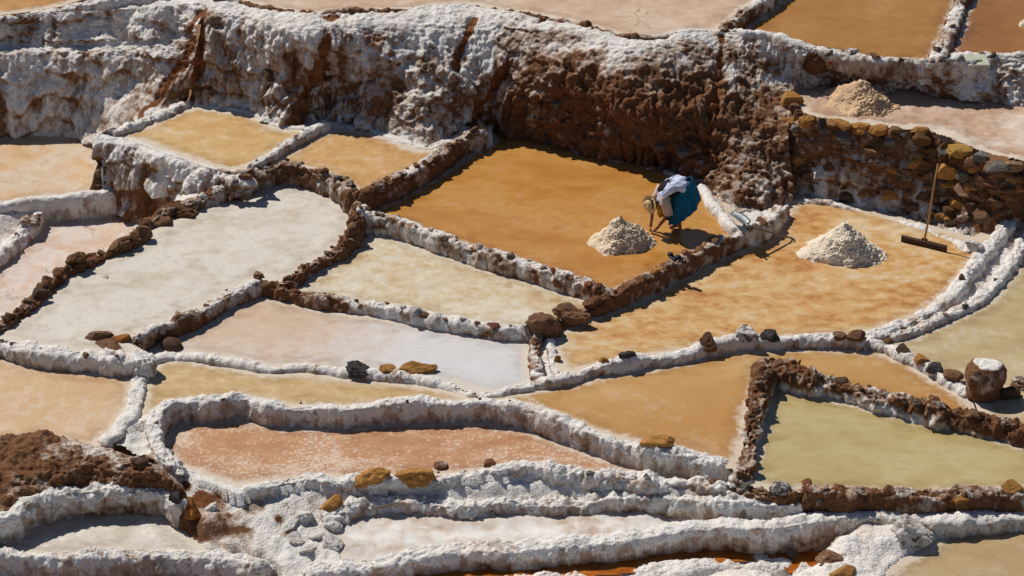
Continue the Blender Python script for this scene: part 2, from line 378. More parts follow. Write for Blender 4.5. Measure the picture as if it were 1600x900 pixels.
bk('d16', 'white knobbly rim holding two ochre stones, below the reddish pan', [(372, 765, -.9), (400, 756, -.84), (433, 750, -.8), (483, 744, -.8), (533, 744, -.8), (600, 744, -.8), (680, 739, -.8), (733, 735, -.79), (800, 728, -.78), (833, 725, -.78), (866, 730, -.79), (933, 738, -.79), (1000, 745, -.79), (1066, 749, -.74), (1140, 756, -.7)], .13, Z['L'], -0.739, earth=.08, amp=.10, evar=.12, footr=.24, footl=0, run=.08)
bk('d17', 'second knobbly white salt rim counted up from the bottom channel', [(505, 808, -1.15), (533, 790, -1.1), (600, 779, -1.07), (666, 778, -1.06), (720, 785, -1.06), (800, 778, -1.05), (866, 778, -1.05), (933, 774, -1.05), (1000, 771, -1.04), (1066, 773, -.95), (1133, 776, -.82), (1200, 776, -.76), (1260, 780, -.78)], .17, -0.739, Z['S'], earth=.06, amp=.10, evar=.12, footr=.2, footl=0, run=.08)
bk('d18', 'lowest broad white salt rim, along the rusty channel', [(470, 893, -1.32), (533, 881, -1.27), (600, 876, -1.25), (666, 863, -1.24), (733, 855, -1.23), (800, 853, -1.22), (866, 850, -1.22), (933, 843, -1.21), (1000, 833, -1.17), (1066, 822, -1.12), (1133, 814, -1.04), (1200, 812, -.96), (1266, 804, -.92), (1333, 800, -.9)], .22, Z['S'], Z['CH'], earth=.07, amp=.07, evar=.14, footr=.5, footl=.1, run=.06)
bk('d18b', 'broad white salt bank running to the right edge above the last olive pond', [(1310, 800, -.9), (1400, 799, -.9), (1466, 805, -.9), (1530, 803, -.9), (1600, 797, -.9), (1700, 790, -.9)], .24, -0.6, Z['U'], earth=.07, amp=.06, evar=.14)
bk('d19', 'salt bank at the bottom edge below the rusty channel', [(540, 944, -1.62), (610, 934, -1.62), (680, 926, -1.6), (780, 916, -1.58), (866, 906, -1.57), (960, 897, -1.55), (1066, 884, -1.5), (1150, 871, -1.48), (1215, 876, -1.5), (1232, 898, -1.6)], .22, Z['CH'], -2.2, earth=.12, amp=.07)
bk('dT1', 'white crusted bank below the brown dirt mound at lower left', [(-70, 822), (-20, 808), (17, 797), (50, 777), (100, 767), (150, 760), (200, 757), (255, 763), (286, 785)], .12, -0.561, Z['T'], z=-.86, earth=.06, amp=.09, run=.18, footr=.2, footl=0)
bk('dT2', 'white rim along the bottom left corner above the brown ditch', [(-70, 866), (0, 862), (67, 867), (133, 864), (200, 861), (267, 861), (333, 864), (385, 874), (430, 890)], .12, Z['T'], -1.6, z=-1.3, earth=.12, amp=.07)
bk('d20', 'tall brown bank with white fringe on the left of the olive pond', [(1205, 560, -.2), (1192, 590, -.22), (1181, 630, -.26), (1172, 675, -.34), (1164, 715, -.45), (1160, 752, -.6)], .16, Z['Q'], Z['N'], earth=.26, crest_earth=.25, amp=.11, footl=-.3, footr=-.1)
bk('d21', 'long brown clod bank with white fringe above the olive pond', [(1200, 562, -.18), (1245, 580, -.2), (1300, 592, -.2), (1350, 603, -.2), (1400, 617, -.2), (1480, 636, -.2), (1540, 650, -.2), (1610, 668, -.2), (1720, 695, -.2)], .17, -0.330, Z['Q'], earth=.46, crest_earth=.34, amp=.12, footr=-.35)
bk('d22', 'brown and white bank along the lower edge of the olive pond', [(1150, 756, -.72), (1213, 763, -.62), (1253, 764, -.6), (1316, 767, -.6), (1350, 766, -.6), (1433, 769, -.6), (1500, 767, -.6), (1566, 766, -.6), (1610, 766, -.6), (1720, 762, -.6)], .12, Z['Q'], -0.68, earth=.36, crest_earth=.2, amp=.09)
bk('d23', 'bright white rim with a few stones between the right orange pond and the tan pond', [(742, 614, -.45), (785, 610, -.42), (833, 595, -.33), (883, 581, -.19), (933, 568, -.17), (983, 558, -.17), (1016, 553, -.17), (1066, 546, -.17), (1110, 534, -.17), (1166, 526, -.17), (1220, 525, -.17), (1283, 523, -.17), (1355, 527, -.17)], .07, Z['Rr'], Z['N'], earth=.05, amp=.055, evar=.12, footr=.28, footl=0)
bk('d24', 'white rim carrying a row of brown stones between two tan ponds at right', [(1350, 526, -.27), (1383, 536, -.3), (1420, 553, -.32), (1450, 570, -.33), (1483, 590, -.33), (1520, 612, -.33)], .08, Z['O'], Z['N'], earth=.08, amp=.06, evar=.12)
bk('d25', 'inner white rim on the right edge of the orange pond holding the rake', [(1350, 523, -.26), (1385, 513, -.24), (1416, 501, -.22), (1450, 484, -.2), (1483, 458, -.18), (1510, 428, -.15), (1533, 398, -.1), (1560, 363, -.05), (1586, 328, 0), (1606, 300, .05), (1660, 250, .15)], .11, Z['Rr'], -0.264, earth=.10, amp=.06, evar=.2)
bk('d26', 'outer white rim beside the tan pond at the right edge', [(1375, 522, -.3), (1420, 513, -.28), (1466, 492, -.28), (1516, 470, -.28), (1550, 444, -.27), (1573, 417, -.25), (1592, 390, -.22), (1625, 345, -.2), (1680, 290, -.1)], .10, -0.251, Z['O'], earth=.12, amp=.07, evar=.2)
bk('d27', 'smooth white wall under the shaded pale pond at far left', [(-60, 330), (-15, 318), (27, 312), (55, 306), (100, 303), (150, 299), (185, 296)], .10, Z['H'], Z['G'], z=-.55, earth=.12, amp=.05, run=.15, raw=True)
bk('d28', 'stained white bank at the left edge of the pink crusted pan', [(62, 326, -.75), (36, 356, -.8), (8, 384, -.85), (-30, 418, -.88), (-80, 460, -.9)], .13, Z['G'], -1.3, earth=.2, amp=.09, raw=True)
bk('dM', 'thin salt rim at the foot of the brown cliff', [(762, 202, .04), (850, 221, .04), (930, 241, .04), (1000, 257, .04), (1060, 272, .04), (1100, 288, .04)], .04, 0.050, Z['M'], earth=.3, amp=.04, run=.15)
bk('dM2', 'white salt rim at the right corner of the large orange pond', [(1094, 284, .08), (1106, 302, .1), (1118, 320, .1), (1134, 338, .12), (1152, 354, .16), (1175, 362, .1)], .05, 0.050, Z['M'], earth=.12, amp=.06)
bk('dR', 'pale rim around the shaded head of the right orange pond', [(1226, 312, -.26), (1255, 312, -.28), (1300, 317, -.3), (1360, 331, -.3), (1430, 351, -.3), (1485, 371, -.28), (1522, 390, -.2)], .06, -0.165, Z['Rr'], earth=.16, amp=.05)
bk('dV', 'thin white rim along the front of the two brown ponds at upper right', [(1130, 44, 2.12), (1200, 52, 2.05), (1250, 68, 1.98), (1300, 78, 1.93), (1350, 86, 1.92), (1400, 91, 1.9), (1450, 92, 1.9), (1500, 86, 1.9), (1600, 84, 1.9), (1720, 82, 1.9)], .07, Z['V'], 1.700, earth=.06, amp=.06)
bk('dVW', 'short white bank dividing the two brown ponds at upper right', [(1530, -70), (1512, -25), (1500, 5), (1487, 40), (1470, 72), (1462, 92)], .13, Z['W'], Z['V'], z=1.97, earth=.3, amp=.09)
bk('dVX', 'short bank between the cracked flat and the large brown pond at top', [(1240, -45), (1195, -8), (1165, 12), (1140, 32), (1124, 46)], .10, Z['V'], Z['X'], z=2.16, earth=.35, amp=.06)
bk('dX', 'thin dark edged rim on top of the cliffs along the cracked flat', [(330, -12, 2.13), (373, -1, 2.13), (417, 11, 2.13), (483, 20, 2.13), (533, 15, 2.13), (633, 15, 2.13), (683, 6, 2.13), (733, 5, 2.13), (783, 13, 2.13), (846, 23, 2.13), (900, 35, 2.13), (950, 48, 2.13), (993, 56, 2.13), (1033, 55, 2.13), (1066, 48, 2.13), (1128, 46, 2.13)], .04, 2.050, 2.080, earth=.7, amp=.035)  # dark tone: brown earth plus the shadow of a groove painted in
bk('dTL', 'white bank at the top edge right of the corner pond', [(60, 22, 1.55), (97, 12, 1.62), (140, 3, 1.72), (200, -8, 1.85), (330, -22, 2.1)], .16, 1.400, 1.500, earth=.2, amp=.07)
bk('dTL2', 'low white rim in front of the corner pond at top left', [(-80, 28, 1.5), (0, 25, 1.52), (50, 19, 1.55), (97, 14, 1.62)], .08, 1.400, 1.400, earth=.25, amp=.05)

# ================================================================== cliffs and slopes
FOOT = []
def cliff(name, label, grid, egrid, amp=.10, drip=.05, kind='structure', cat=None, streaks=(), ds=.021, seed=0, clodk=1.0, splits=None, ledge=.15, cgrid=None):
    G = np.array([[P(*c) for c in row] for row in grid])
    for i in range(len(grid)-1):
        for j in range(len(grid[0])):
            if G[i, j, 1] < G[i+1, j, 1]-.0: print('WARN', name, 'row', i, 'col', j, 'overhang %.2f' % (G[i+1, j, 1]-G[i, j, 1]))
    FOOT.append(np.concatenate((G[0], G[-1][::-1]))[:, :2])
    Lc = np.linalg.norm(np.diff(G, axis=1), axis=2).sum(1).max(); Lr = np.linalg.norm(np.diff(G, axis=0), axis=2).sum(0).max()
    nc = int(Lc/ds); nr = int(Lr/ds)
    tr = np.linspace(0, len(grid)-1, nr); tc = np.linspace(0, len(grid[0])-1, nc)
    A = catmull(G, tr); A = np.swapaxes(catmull(np.swapaxes(A, 0, 1), tc), 0, 1)
    eg = np.array(egrid, float)
    if eg.ndim == 1: eg = np.repeat(eg[:, None], len(grid[0]), 1)
    def lerp(a, t):
        i = np.clip(np.floor(t).astype(int), 0, len(a)-2); u = (t-i)[:, None]; return a[i]*(1-u)+a[i+1]*u
    Eg = lerp(lerp(eg, tr).T, tc).T
    n = grid_normals(A)
    if n[..., 1].mean() > 0: n = -n
    p = A.reshape(-1, 3); nn = n.reshape(-1, 3)
    ear = Eg.ravel() + .32*fbm(p, .8, 3, 90+seed) + .40*fbm(p*np.array((1, 1, .14)), 4.5, 3, 95+seed)
    steep = np.clip(1-np.abs(nn[:, 2]), 0, 1)
    rust = np.zeros(len(p)); pp = project(p)
    for line, wid, st in streaks:
        idx = [int(np.argmin(((pp-np.array(q))**2).sum(1))) for q in line]
        q3, _ = resample(p[idx], .08)
        dist = np.full(len(p), 9.)
        for q in q3: dist = np.minimum(dist, np.linalg.norm(p-q, axis=1))
        rust = np.maximum(rust, st*sstep(wid*1.5, wid*.3, dist + 1.1*wid*fbm(p, 2.6, 3, 11) + .35*wid*fbm(p, 12, 2, 12)))
    ear = ear + .0*rust
    p1 = p + nn*(-.05*rust)[:, None]
    clodw = sstep(.55, .8, Eg.ravel())*.75 + .25 + .3*rust
    m_d = sstep(-.25, .25, fbm(p, .7, 2, 160+seed))
    ribs = (billow(p*np.array((1, 1, .16)), 5.0, 2, 130)-.3)*steep*drip*1.9*(.35+.65*m_d) + (billow(p*np.array((1, 1, .2)), 11., 1, 133)-.3)*steep*drip*.5
    fr = np.mod(p[:, 2]/.52 + .9*fbm(p*np.array((1, 1, .25)), 1.3, 3, 170+seed) + .12*fbm(p, 6, 2, 171), 1.0)
    drape = ((1-fr)*sstep(0, .10, fr))*steep*ledge*(.3+.7*sstep(-.2, .3, fbm(p, 1.1, 2, 180+seed)))
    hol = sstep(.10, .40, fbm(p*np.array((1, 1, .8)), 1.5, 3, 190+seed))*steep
    spot = sstep(.22, .42, fbm(p*np.array((1, 1, .55)), 3.0, 3, 200+seed))*steep
    big = .22*fbm(p, .9, 2, 120+seed)*steep + drape - (.6*ledge+.07)*hol - .05*spot
    p1 = p1 + nn*(ribs+big)[:, None]
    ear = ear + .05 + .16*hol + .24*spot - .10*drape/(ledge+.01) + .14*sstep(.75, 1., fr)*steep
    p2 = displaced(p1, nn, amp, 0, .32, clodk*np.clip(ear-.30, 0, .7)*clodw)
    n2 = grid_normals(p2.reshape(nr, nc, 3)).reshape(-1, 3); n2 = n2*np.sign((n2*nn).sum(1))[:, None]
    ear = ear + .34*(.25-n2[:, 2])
    CGRID[name] = (p2.reshape(nr, nc, 3), n2.reshape(nr, nc, 3))
    ear = np.clip(ear, 0, 1); o = None
    idx = np.arange(nr*nc).reshape(nr, nc)
    for nm, lb, c0, c1 in (splits or [(name, label, 0, len(grid[0])-1)]):
        i0 = int(np.searchsorted(tc, c0)); i1 = int(np.searchsorted(tc, c1-1e-6))
        ii = idx[:, i0:i1+1].ravel()
        me = mesh_from(nm, p2[ii], grid_faces(nr, i1-i0+1))
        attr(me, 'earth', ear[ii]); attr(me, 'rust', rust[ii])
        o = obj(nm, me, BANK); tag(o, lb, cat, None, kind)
    return o
CGRID = {}
crest = [(318, 2, 2.1), (373, -1, 2.15), (417, 13, 2.12), (483, 22, 2.12), (533, 17, 2.12), (600, 13, 2.12), (683, 8, 2.12), (733, 7, 2.12), (783, 15, 2.12), (846, 25, 2.12)]
should = [(313, 35, 1.88), (375, 32, 1.93), (425, 48, 1.93), (488, 53, 1.95), (533, 52, 1.93), (598, 50, 1.93), (677, 45, 1.95), (735, 40, 1.95), (785, 45, 1.93), (832, 50, 1.98)]
midr = [(303, 100, 1.08), (380, 105, 1.1), (433, 118, 1.1), (486, 122, 1.1), (527, 118, 1.1), (592, 128, 1.1), (667, 140, 1.05), (722, 130, 1.1), (765, 122, 1.12), (802, 118, 1.18)]
base = [(290, 165, .2), (380, 184, .15), (447, 212, .1), (480, 210, .1), (515, 196, .15), (580, 214, .1), (660, 244, .0), (708, 232, .0), (745, 212, 0), (765, 214, -.08)]
low = [(296, 135, .62), (381, 146, .62), (440, 166, .6), (483, 168, .6), (520, 158, .62), (586, 172, .6), (664, 194, .52), (715, 182, .55), (755, 168, .56), (785, 165, .6)]
grid = [crest, should, midr, low, base]
ext = [[(900, 37, 2.12), (950, 50, 2.12), (1000, 58, 2.12), (1066, 52, 2.12), (1128, 48, 2.12), (1162, 56, 2.08), (1195, 64, 2.03), (1228, 72, 1.98), (1262, 80, 1.95)],
       [(890, 58, 2.02), (945, 73, 2.0), (1000, 84, 1.98), (1064, 80, 1.95), (1124, 84, 1.85), (1160, 92, 1.75), (1190, 105, 1.6), (1214, 125, 1.38), (1240, 140, 1.25)],
       [(872, 128, 1.38), (934, 144, 1.36), (996, 158, 1.34), (1060, 166, 1.25), (1112, 172, 1.15), (1142, 178, 1.08), (1170, 185, 1.0), (1198, 195, .95), (1232, 200, .95)],
       [(860, 172, .78), (931, 190, .75), (998, 205, .74), (1060, 215, .7), (1106, 230, .6), (1128, 255, .4), (1158, 262, .42), (1192, 262, .4), (1236, 262, .35)],
       [(850, 231, -.1), (930, 251, -.1), (1000, 268, -.1), (1060, 283, -.1), (1098, 298, -.1), (1114, 324, -.15), (1142, 350, -.2), (1186, 342, -.2), (1250, 330, -.35)]]
grid = [a_+b_ for a_, b_ in zip(grid, ext)]
eg = [[.35, .2, .15, .15, .15, .15, .1, .15, .15, .3, .05, .05, .05, .1, .25, .2, .15, .2, .3],
      [.4, .28, .2, .15, .22, .3, .2, .15, .25, .5, .5, .45, .5, .6, .65, .52, .5, .52, .5],
      [.52, .5, .42, .38, .44, .5, .42, .4, .46, .55, .95, 1, 1, .95, .9, .85, .8, .76, .7],
      [.5, .48, .42, .4, .42, .46, .4, .46, .5, .6, .9, .85, .85, .85, .9, .9, .85, .8, .7],
      [.3, .2, .18, .22, .2, .2, .15, .34, .4, .6, .85, .85, .85, .85, .85, .8, .76, .55, .5]]
cliff('cliff', None, grid, eg, amp=.07, drip=.26, seed=1, clodk=.9,
      splits=[('white_cliff', 'white salt crusted cliff with rusty gullies above the two small tan ponds', 0, 9), ('brown_cliff', 'steep brown earth cliff behind the large orange pond', 9, 14),
              ('earth_buttress', 'pinkish brown earth buttress right of the brown cliff', 14, 18)],
      streaks=[([(520, 22), (508, 70), (500, 110), (475, 150), (462, 195)], .14, 1.0), ([(846, 28), (812, 75), (775, 130), (740, 185)], .10, .95),
               ([(742, 28), (725, 70), (712, 105)], .09, .8), ([(316, 12), (300, 50), (288, 90), (292, 120)], .14, .9), ([(575, 45), (578, 68)], .14, .6),
               ([(1128, 55), (1126, 100), (1118, 160), (1106, 220), (1100, 270)], .09, .9)])
RW = cliff('stone_retaining_wall', 'tall brown retaining wall of fitted stones behind the right orange pond',
      [[(1222, 140, 1.2), (1258, 186, 1.18), (1330, 198, 1.16), (1400, 206, 1.15), (1450, 209, 1.14), (1500, 232, 1.1), (1560, 252, 1.05), (1605, 262, 1.0), (1680, 275, 1.0)],
       [(1212, 185, .9), (1264, 215, .88), (1335, 226, .85), (1404, 236, .82), (1456, 242, .8), (1505, 262, .75), (1558, 276, .75), (1605, 284, .75), (1680, 296, .75)],
       [(1206, 245, .3), (1274, 270, .25), (1345, 283, .22), (1412, 297, .2), (1468, 308, .15), (1515, 318, .2), (1560, 315, .35), (1605, 312, .4), (1680, 320, .4)],
       [(1215, 318, -.4), (1290, 336, -.45), (1358, 352, -.45), (1430, 371, -.45), (1488, 390, -.45), (1528, 396, -.45), (1566, 366, -.2), (1605, 345, -.05), (1680, 350, .0)]],
      [[.5, .6, .6, .6, .75, .7, .6, .6, .6], [.6, .75, .7, .65, .75, .8, .7, .7, .7], [.5, .6, .55, .55, .7, .75, .7, .7, .6], [.3, .3, .32, .3, .4, .5, .4, .3, .3]],
      amp=.10, drip=.07, seed=4, kind='thing', cat='retaining wall')
cliff('salt_slope', 'grey white rolling salt slopes at upper left',
      [[(-80, 32, 1.45), (0, 27, 1.5), (50, 20, 1.55), (117, 18, 1.65), (200, 13, 1.8), (260, 9, 1.95), (318, 2, 2.1)],
       [(-80, 44, 1.3), (0, 42, 1.34), (50, 45, 1.25), (117, 55, 1.2), (200, 52, 1.35), (260, 48, 1.5), (313, 35, 1.88)],
       [(-80, 72, 1.0), (0, 72, .98), (50, 72, .95), (117, 70, 1.03), (200, 67, 1.17), (260, 62, 1.33), (310, 58, 1.6)],
       [(-80, 84, .92), (0, 84, .92), (50, 82, .92), (117, 86, .93), (200, 86, 1.0), (262, 82, 1.18), (308, 78, 1.35)],
       [(-80, 145, .22), (0, 145, .22), (50, 150, .12), (117, 150, .12), (190, 140, .35), (248, 120, .75), (303, 108, .98)],
       [(-80, 232, -.8), (0, 226, -.8), (50, 222, -.8), (117, 228, -.8), (172, 222, -.4), (233, 190, .15), (290, 165, .2)]],
      [[.2, .15, .12, .12, .12, .15, .3], [.2, .25, .3, .15, .15, .2, .4], [.25, .2, .2, .25, .2, .25, .4], [.35, .3, .3, .3, .28, .35, .5], [.5, .5, .35, .3, .3, .4, .55], [.3, .3, .3, .4, .4, .45, .5]],
      amp=.10, drip=.07, seed=5, streaks=[([(312, 20), (296, 60), (284, 95)], .15, 1.0), ([(283, 98), (262, 125), (235, 160), (220, 180)], .13, .9)])
EW = cliff('high_pond_wall', 'tall streaked white and brown wall carrying the small tan pond at left',
      [[(178, 200, .40), (160, 208, .42), (207, 220, .42), (253, 240, .42), (293, 253, .42), (333, 265, .42), (370, 273, .40), (396, 264, .38)],
       [(163, 215, .3), (150, 224, .3), (200, 235, .3), (251, 256, .3), (293, 268, .3), (335, 278, .3), (373, 284, .3), (402, 270, .3)],
       [(156, 275, -.4), (146, 275, -.38), (198, 290, -.35), (252, 302, -.25), (295, 303, -.08), (340, 298, .06), (378, 294, .15), (408, 276, .2)],
       [(158, 338, -1.15), (146, 338, -1.2), (200, 354, -1.2), (257, 362, -1.1), (303, 352, -.8), (348, 330, -.4), (388, 306, -.0), (418, 284, .1)]],
      [[.1, .1, .1, .1, .12, .15, .2, .4], [.25, .25, .25, .25, .25, .3, .35, .5], [.38, .36, .36, .38, .4, .48, .55, .6], [.34, .32, .34, .36, .45, .55, .6, .6]],
      amp=.07, drip=.17, seed=6, kind='thing', cat='pond wall')
cliff('terrace_bank', 'lumpy white bank behind the terrace with the sand coloured salt heap',
      [[(1225, 72, 2.0), (1258, 76, 1.96), (1300, 80, 1.92), (1350, 88, 1.9), (1400, 93, 1.88), (1450, 96, 1.88), (1530, 92, 1.88), (1605, 88, 1.88), (1720, 84, 1.88)],
       [(1235, 105, 1.55), (1262, 110, 1.52), (1300, 108, 1.55), (1355, 118, 1.5), (1408, 123, 1.5), (1460, 126, 1.5), (1535, 124, 1.5), (1605, 125, 1.5), (1720, 124, 1.5)],
       [(1245, 145, 1.1), (1268, 143, 1.12), (1305, 138, 1.12), (1365, 146, 1.1), (1425, 150, 1.1), (1475, 156, 1.1), (1545, 162, 1.1), (1605, 170, 1.1), (1720, 170, 1.1)]],
      [[.12, .2, .15, .15, .12, .12, .12, .12, .12], [.25, .3, .3, .32, .3, .25, .25, .25, .25], [.35, .4, .4, .4, .4, .38, .35, .35, .35]],
      amp=.15, drip=.05, seed=7, ledge=.08)
cliff('dirt_mound', 'mound of loose brown dirt at the lower left edge',
      [[(-80, 684, -0.494), (0, 680, -0.494), (67, 682, -0.494), (117, 690, -0.494), (160, 696, -0.494), (213, 712, -0.494), (250, 732, -0.536), (288, 758, -0.579)],
       [(-80, 692, -0.205), (0, 688, -0.205), (67, 690, -0.205), (117, 697, -0.227), (160, 702, -0.249), (213, 718, -0.270), (250, 738, -0.313), (286, 762, -0.409)],
       [(-80, 748, -0.341), (0, 742, -0.341), (67, 737, -0.324), (117, 731, -0.313), (160, 728, -0.313), (213, 738, -0.341), (252, 752, -0.409), (288, 775, -0.494)],
       [(-80, 822, -0.664), (17, 806, -0.664), (50, 784, -0.647), (100, 774, -0.631), (150, 768, -0.631), (200, 765, -0.631), (258, 772, -0.647), (292, 795, -0.706)]],
      [[.9]*8, [.95, .95, .95, .85, .7, .6, .85, .9], [1]*8, [.6, .6, .5, .5, .5, .5, .6, .7]], amp=.10, drip=0, seed=8, ledge=.0, clodk=.55)

# ================================================================== ponds and pans
POLY = []
def poly_of(items, z):
    out = []
    for it in items:
        if isinstance(it, str):
            rev = it[0] == '-'; it = it.lstrip('-'); sl = slice(None)
            if '[' in it:
                it, b_ = it[:-1].split('['); a_, c_ = b_.split(':'); sl = slice(int(a_) if a_ else None, int(c_) if c_ else None)
            ctrl = DIKES[it][sl]
            d = catmull(ctrl, len(ctrl)*6)[:, :2]
            out.append(d[::-1] if rev else d)
        else: out.append(P(it[0], it[1], z)[None, :2])
    return np.concatenate(out)
def inside(p, poly):
    x, y = p[:, 0], p[:, 1]; r = np.zeros(len(p), bool); j = len(poly)-1
    for i in range(len(poly)):
        xi, yi = poly[i]; xj, yj = poly[j]
        c = ((yi > y) != (yj > y)) & (x < (xj-xi)*(y-yi)/(yj-yi+1e-12)+xi)
        r ^= c; j = i
    return r
def pan(name, label, items, z, mat, res=.05, amp=.0, f=2.5, cat=None, kind='structure'):
    poly = poly_of(items, z); POLY.append((poly, z))
    lo = poly.min(0)-res; hi = poly.max(0)+res
    xs = np.arange(lo[0], hi[0]+res, res); ys = np.arange(lo[1], hi[1]+res, res)
    X, Y = np.meshgrid(xs, ys); v = np.stack((X.ravel(), Y.ravel(), np.full(X.size, z)), 1)
    fc = grid_faces(len(ys), len(xs))
    keep = inside(v[fc, :2].mean(1), poly); fc = fc[keep][:, ::-1]
    u, inv = np.unique(fc, return_inverse=True); v = v[u]; fc = inv.reshape(-1, 4)
    xy = v[:, :2]; pc, _ = resample(np.concatenate((poly, poly[:1])), .10)
    dmin = np.full(len(v), 9.)
    for a_ in range(0, len(pc), 40):
        dmin = np.minimum(dmin, np.sqrt(((xy[:, None, :]-pc[None, a_:a_+40])**2).sum(2).min(1)))
    if amp: v[:, 2] += amp*(fbm(v, f, 4, 55) + .6*(billow(v, f*4, 2, 57)-.33))
    me = mesh_from(name, v, fc); attr(me, 'shore', dmin)
    o = obj(name, me, mat); tag(o, label, cat, None, kind)
    return o

pan('pond', 'large orange pond where the person stoops', ['d1', 'd8', '-d9[2:8]', (1150, 330), (1115, 285), (1060, 262), (1000, 248), (930, 231), (850, 211), (765, 192)], Z['M'],
    pan_material('orange_brine', [(176, 118, 54), (188, 132, 64), (198, 146, 80), (184, 124, 58)], .42, (1, 1.5, 1), .12, .5, .03, 50, ripple=.02, film=.08))
pan('pond', 'mottled orange pond with the white salt heap and rake', ['d9[:11]', 'd9c', 'd23[3:]', 'd25[:9]', (1560, 350), (1520, 370), (1485, 360), (1430, 345), (1360, 326), (1290, 310), (1240, 305)], Z['Rr'],
    pan_material('mottled_orange', [(178, 122, 66), (200, 152, 94), (208, 170, 116), (216, 190, 148)], .7, (1, 1.35, 1), .45, .35, .25, 40, mid=.5, ripple=.15, contrast=(.33, .67)), amp=.012)
pan('pond', 'mottled cream pond', ['d7', 'd10[1:]', '-d9[7:11]', '-d8'], Z['C'],
    pan_material('cream_crust', [(186, 150, 108), (204, 182, 146), (212, 200, 176), (220, 216, 206)], .8, (1, 1.25, 1), .6, .25, .6, 30, mid=.55, speck=((226, 220, 208), .55, .5, 14)), amp=.015)
pan('pond', 'large pale pond', ['d5[3:]', 'd7', 'd11', '-d12', '-d6'], Z['D'],
    pan_material('pale_crust', [(194, 176, 150), (206, 196, 180), (216, 210, 200), (202, 188, 166)], .7, (1, 1.3, 1), .6, .25, .6, 30, mid=.5, speck=((224, 222, 216), .54, .55, 16)), amp=.015)
pan('pond', 'left small tan pond under the white cliff', ['d3', (207, 220), (253, 237), (293, 250), (333, 262), (365, 268), '-d2', (450, 200), (380, 175)], Z['E'],
    pan_material('tan_brine_a', [(194, 150, 92), (206, 168, 112), (212, 180, 132)], 1.0, (1, 1.3, 1), .5, .3, .8, 24, mid=.4), amp=.01)
pan('pond', 'right small tan pond under the white cliff', ['d2', 'd5[4:]', '-d1', (700, 222), (660, 232), (580, 205)], Z['F'],
    pan_material('tan_brine_b', [(190, 142, 82), (202, 158, 100), (210, 172, 120)], 1.0, (1, 1.3, 1), .5, .3, .8, 24, mid=.4), amp=.01)
pan('pond', 'pale pond in the shade at far left', [(-90, 215), (0, 212), (60, 208), (170, 215), (175, 260), 'd27[:]' if False else (165, 302), '-d27'], Z['H'],
    pan_material('shore_pan', [(196, 150, 104), (206, 172, 134), (206, 188, 166), (188, 140, 100)], .6, (1, 1, 1), .6, .25, .2, 40), amp=.01)
pan('salt_pan', 'pink crusted pan at left', ['-d28', 'd27[3:]', (230, 330), (260, 345), 'd6'], Z['G'],
    pan_material('pink_crust', [(196, 160, 134), (212, 184, 164), (216, 204, 196), (206, 172, 150)], .6, (1, 1, 1), .75, .2, .5, 30, mid=.4, cracks=.9,
                 grad=((214, 210, 208), P(110, 380, 0), P(20, 450, 0))), amp=.03)
pan('salt_pan', 'pink and white pan', ['d11', 'd13[2:]', 'd23[:3]', '-d9b', '-d10'], Z['I'],
    pan_material('pink_white_crust', [(192, 158, 132), (204, 176, 152), (206, 184, 164), (210, 196, 184)], .6, (1, 1.6, 1), .7, .22, .4, 40, mid=.4,
                 grad=((212, 211, 212), P(480, 500, -.55), P(700, 560, -.55))), amp=.012)
pan('pond', 'tan pond at the left edge', ['d12', (250, 580), 'd14', (140, 704), (67, 692), (-100, 690)], Z['J'],
    pan_material('tan_pan', [(194, 154, 114), (204, 168, 128), (210, 178, 142)], .5, (1, 1.2, 1), .5, .3, .7, 26), amp=.006)
pan('pond', 'small yellow pond', ['d13', (760, 625), '-d15[3:14]', '-d14[:4]'], Z['K'],
    pan_material('yellow_brine', [(184, 152, 102), (200, 168, 118), (210, 182, 136)], .8, (1, 2, 1), .45, .35, .35, 45, speck=((206, 190, 140), .60, .5, 14)), amp=.006)
pan('salt_pan', 'reddish pan', ['d15[1:]', '-d16'], Z['L'],
    pan_material('red_crust', [(174, 122, 84), (190, 144, 106), (204, 166, 132)], .6, (1, 1.8, 1), .6, .25, .4, 40, mid=.4, speck=((224, 206, 192), .50, .8, 17)), amp=.014, f=4)
pan('pond', 'tan pond in the middle right', ['d23[1:]', 'd24', '-d21[:7]', 'd20[:5]', (1150, 735), '-d15[13:22]'], Z['N'],
    pan_material('ochre_brine', [(186, 140, 80), (198, 158, 102), (204, 170, 124)], .5, (1, 1.4, 1), .5, .3, .3, 40, film=.13, grad=((186, 138, 78), P(1000, 590, -.55), P(1060, 690, -.55))), amp=.008)
pan('pond', 'tan pond at the right edge', ['d24', 'd21[6:]', (1740, 300), '-d26[1:]'], Z['O'],
    pan_material('grey_tan_brine', [(176, 152, 112), (188, 168, 128), (194, 176, 140)], .6, (1, 1.6, 1), .5, .3, .2, 40), amp=.008)
pan('pond', 'olive pond at lower right', ['d20', 'd22', '-d21'], Z['Q'],
    pan_material('olive_brine', [(178, 154, 102), (186, 166, 114), (194, 176, 128), (182, 158, 108)], .45, (1, 1.5, 1), .14, .5, .03, 40, film=.12), amp=.0)
pan('salt_pan', 'narrow white pan between the lower rims', ['d17', (1260, 790), '-d18[1:14]'], Z['S'],
    pan_material('white_crust', [(196, 168, 144), (220, 208, 198), (232, 230, 228), (236, 234, 232)], .6, (1, 1, 1), .8, .2, .7, 30, mid=.5), amp=.035, f=3)
pan('salt_pan', 'small white pan at lower left', ['dT1', (300, 830), (320, 850), '-dT2[:7]'], Z['T'],
    pan_material('cream_salt', [(188, 172, 150), (206, 196, 182), (222, 216, 210)], .8, (1, 1.5, 1), .6, .3, .6, 35, speck=((234, 230, 226), .56, .8, 9)), amp=.02, f=3)
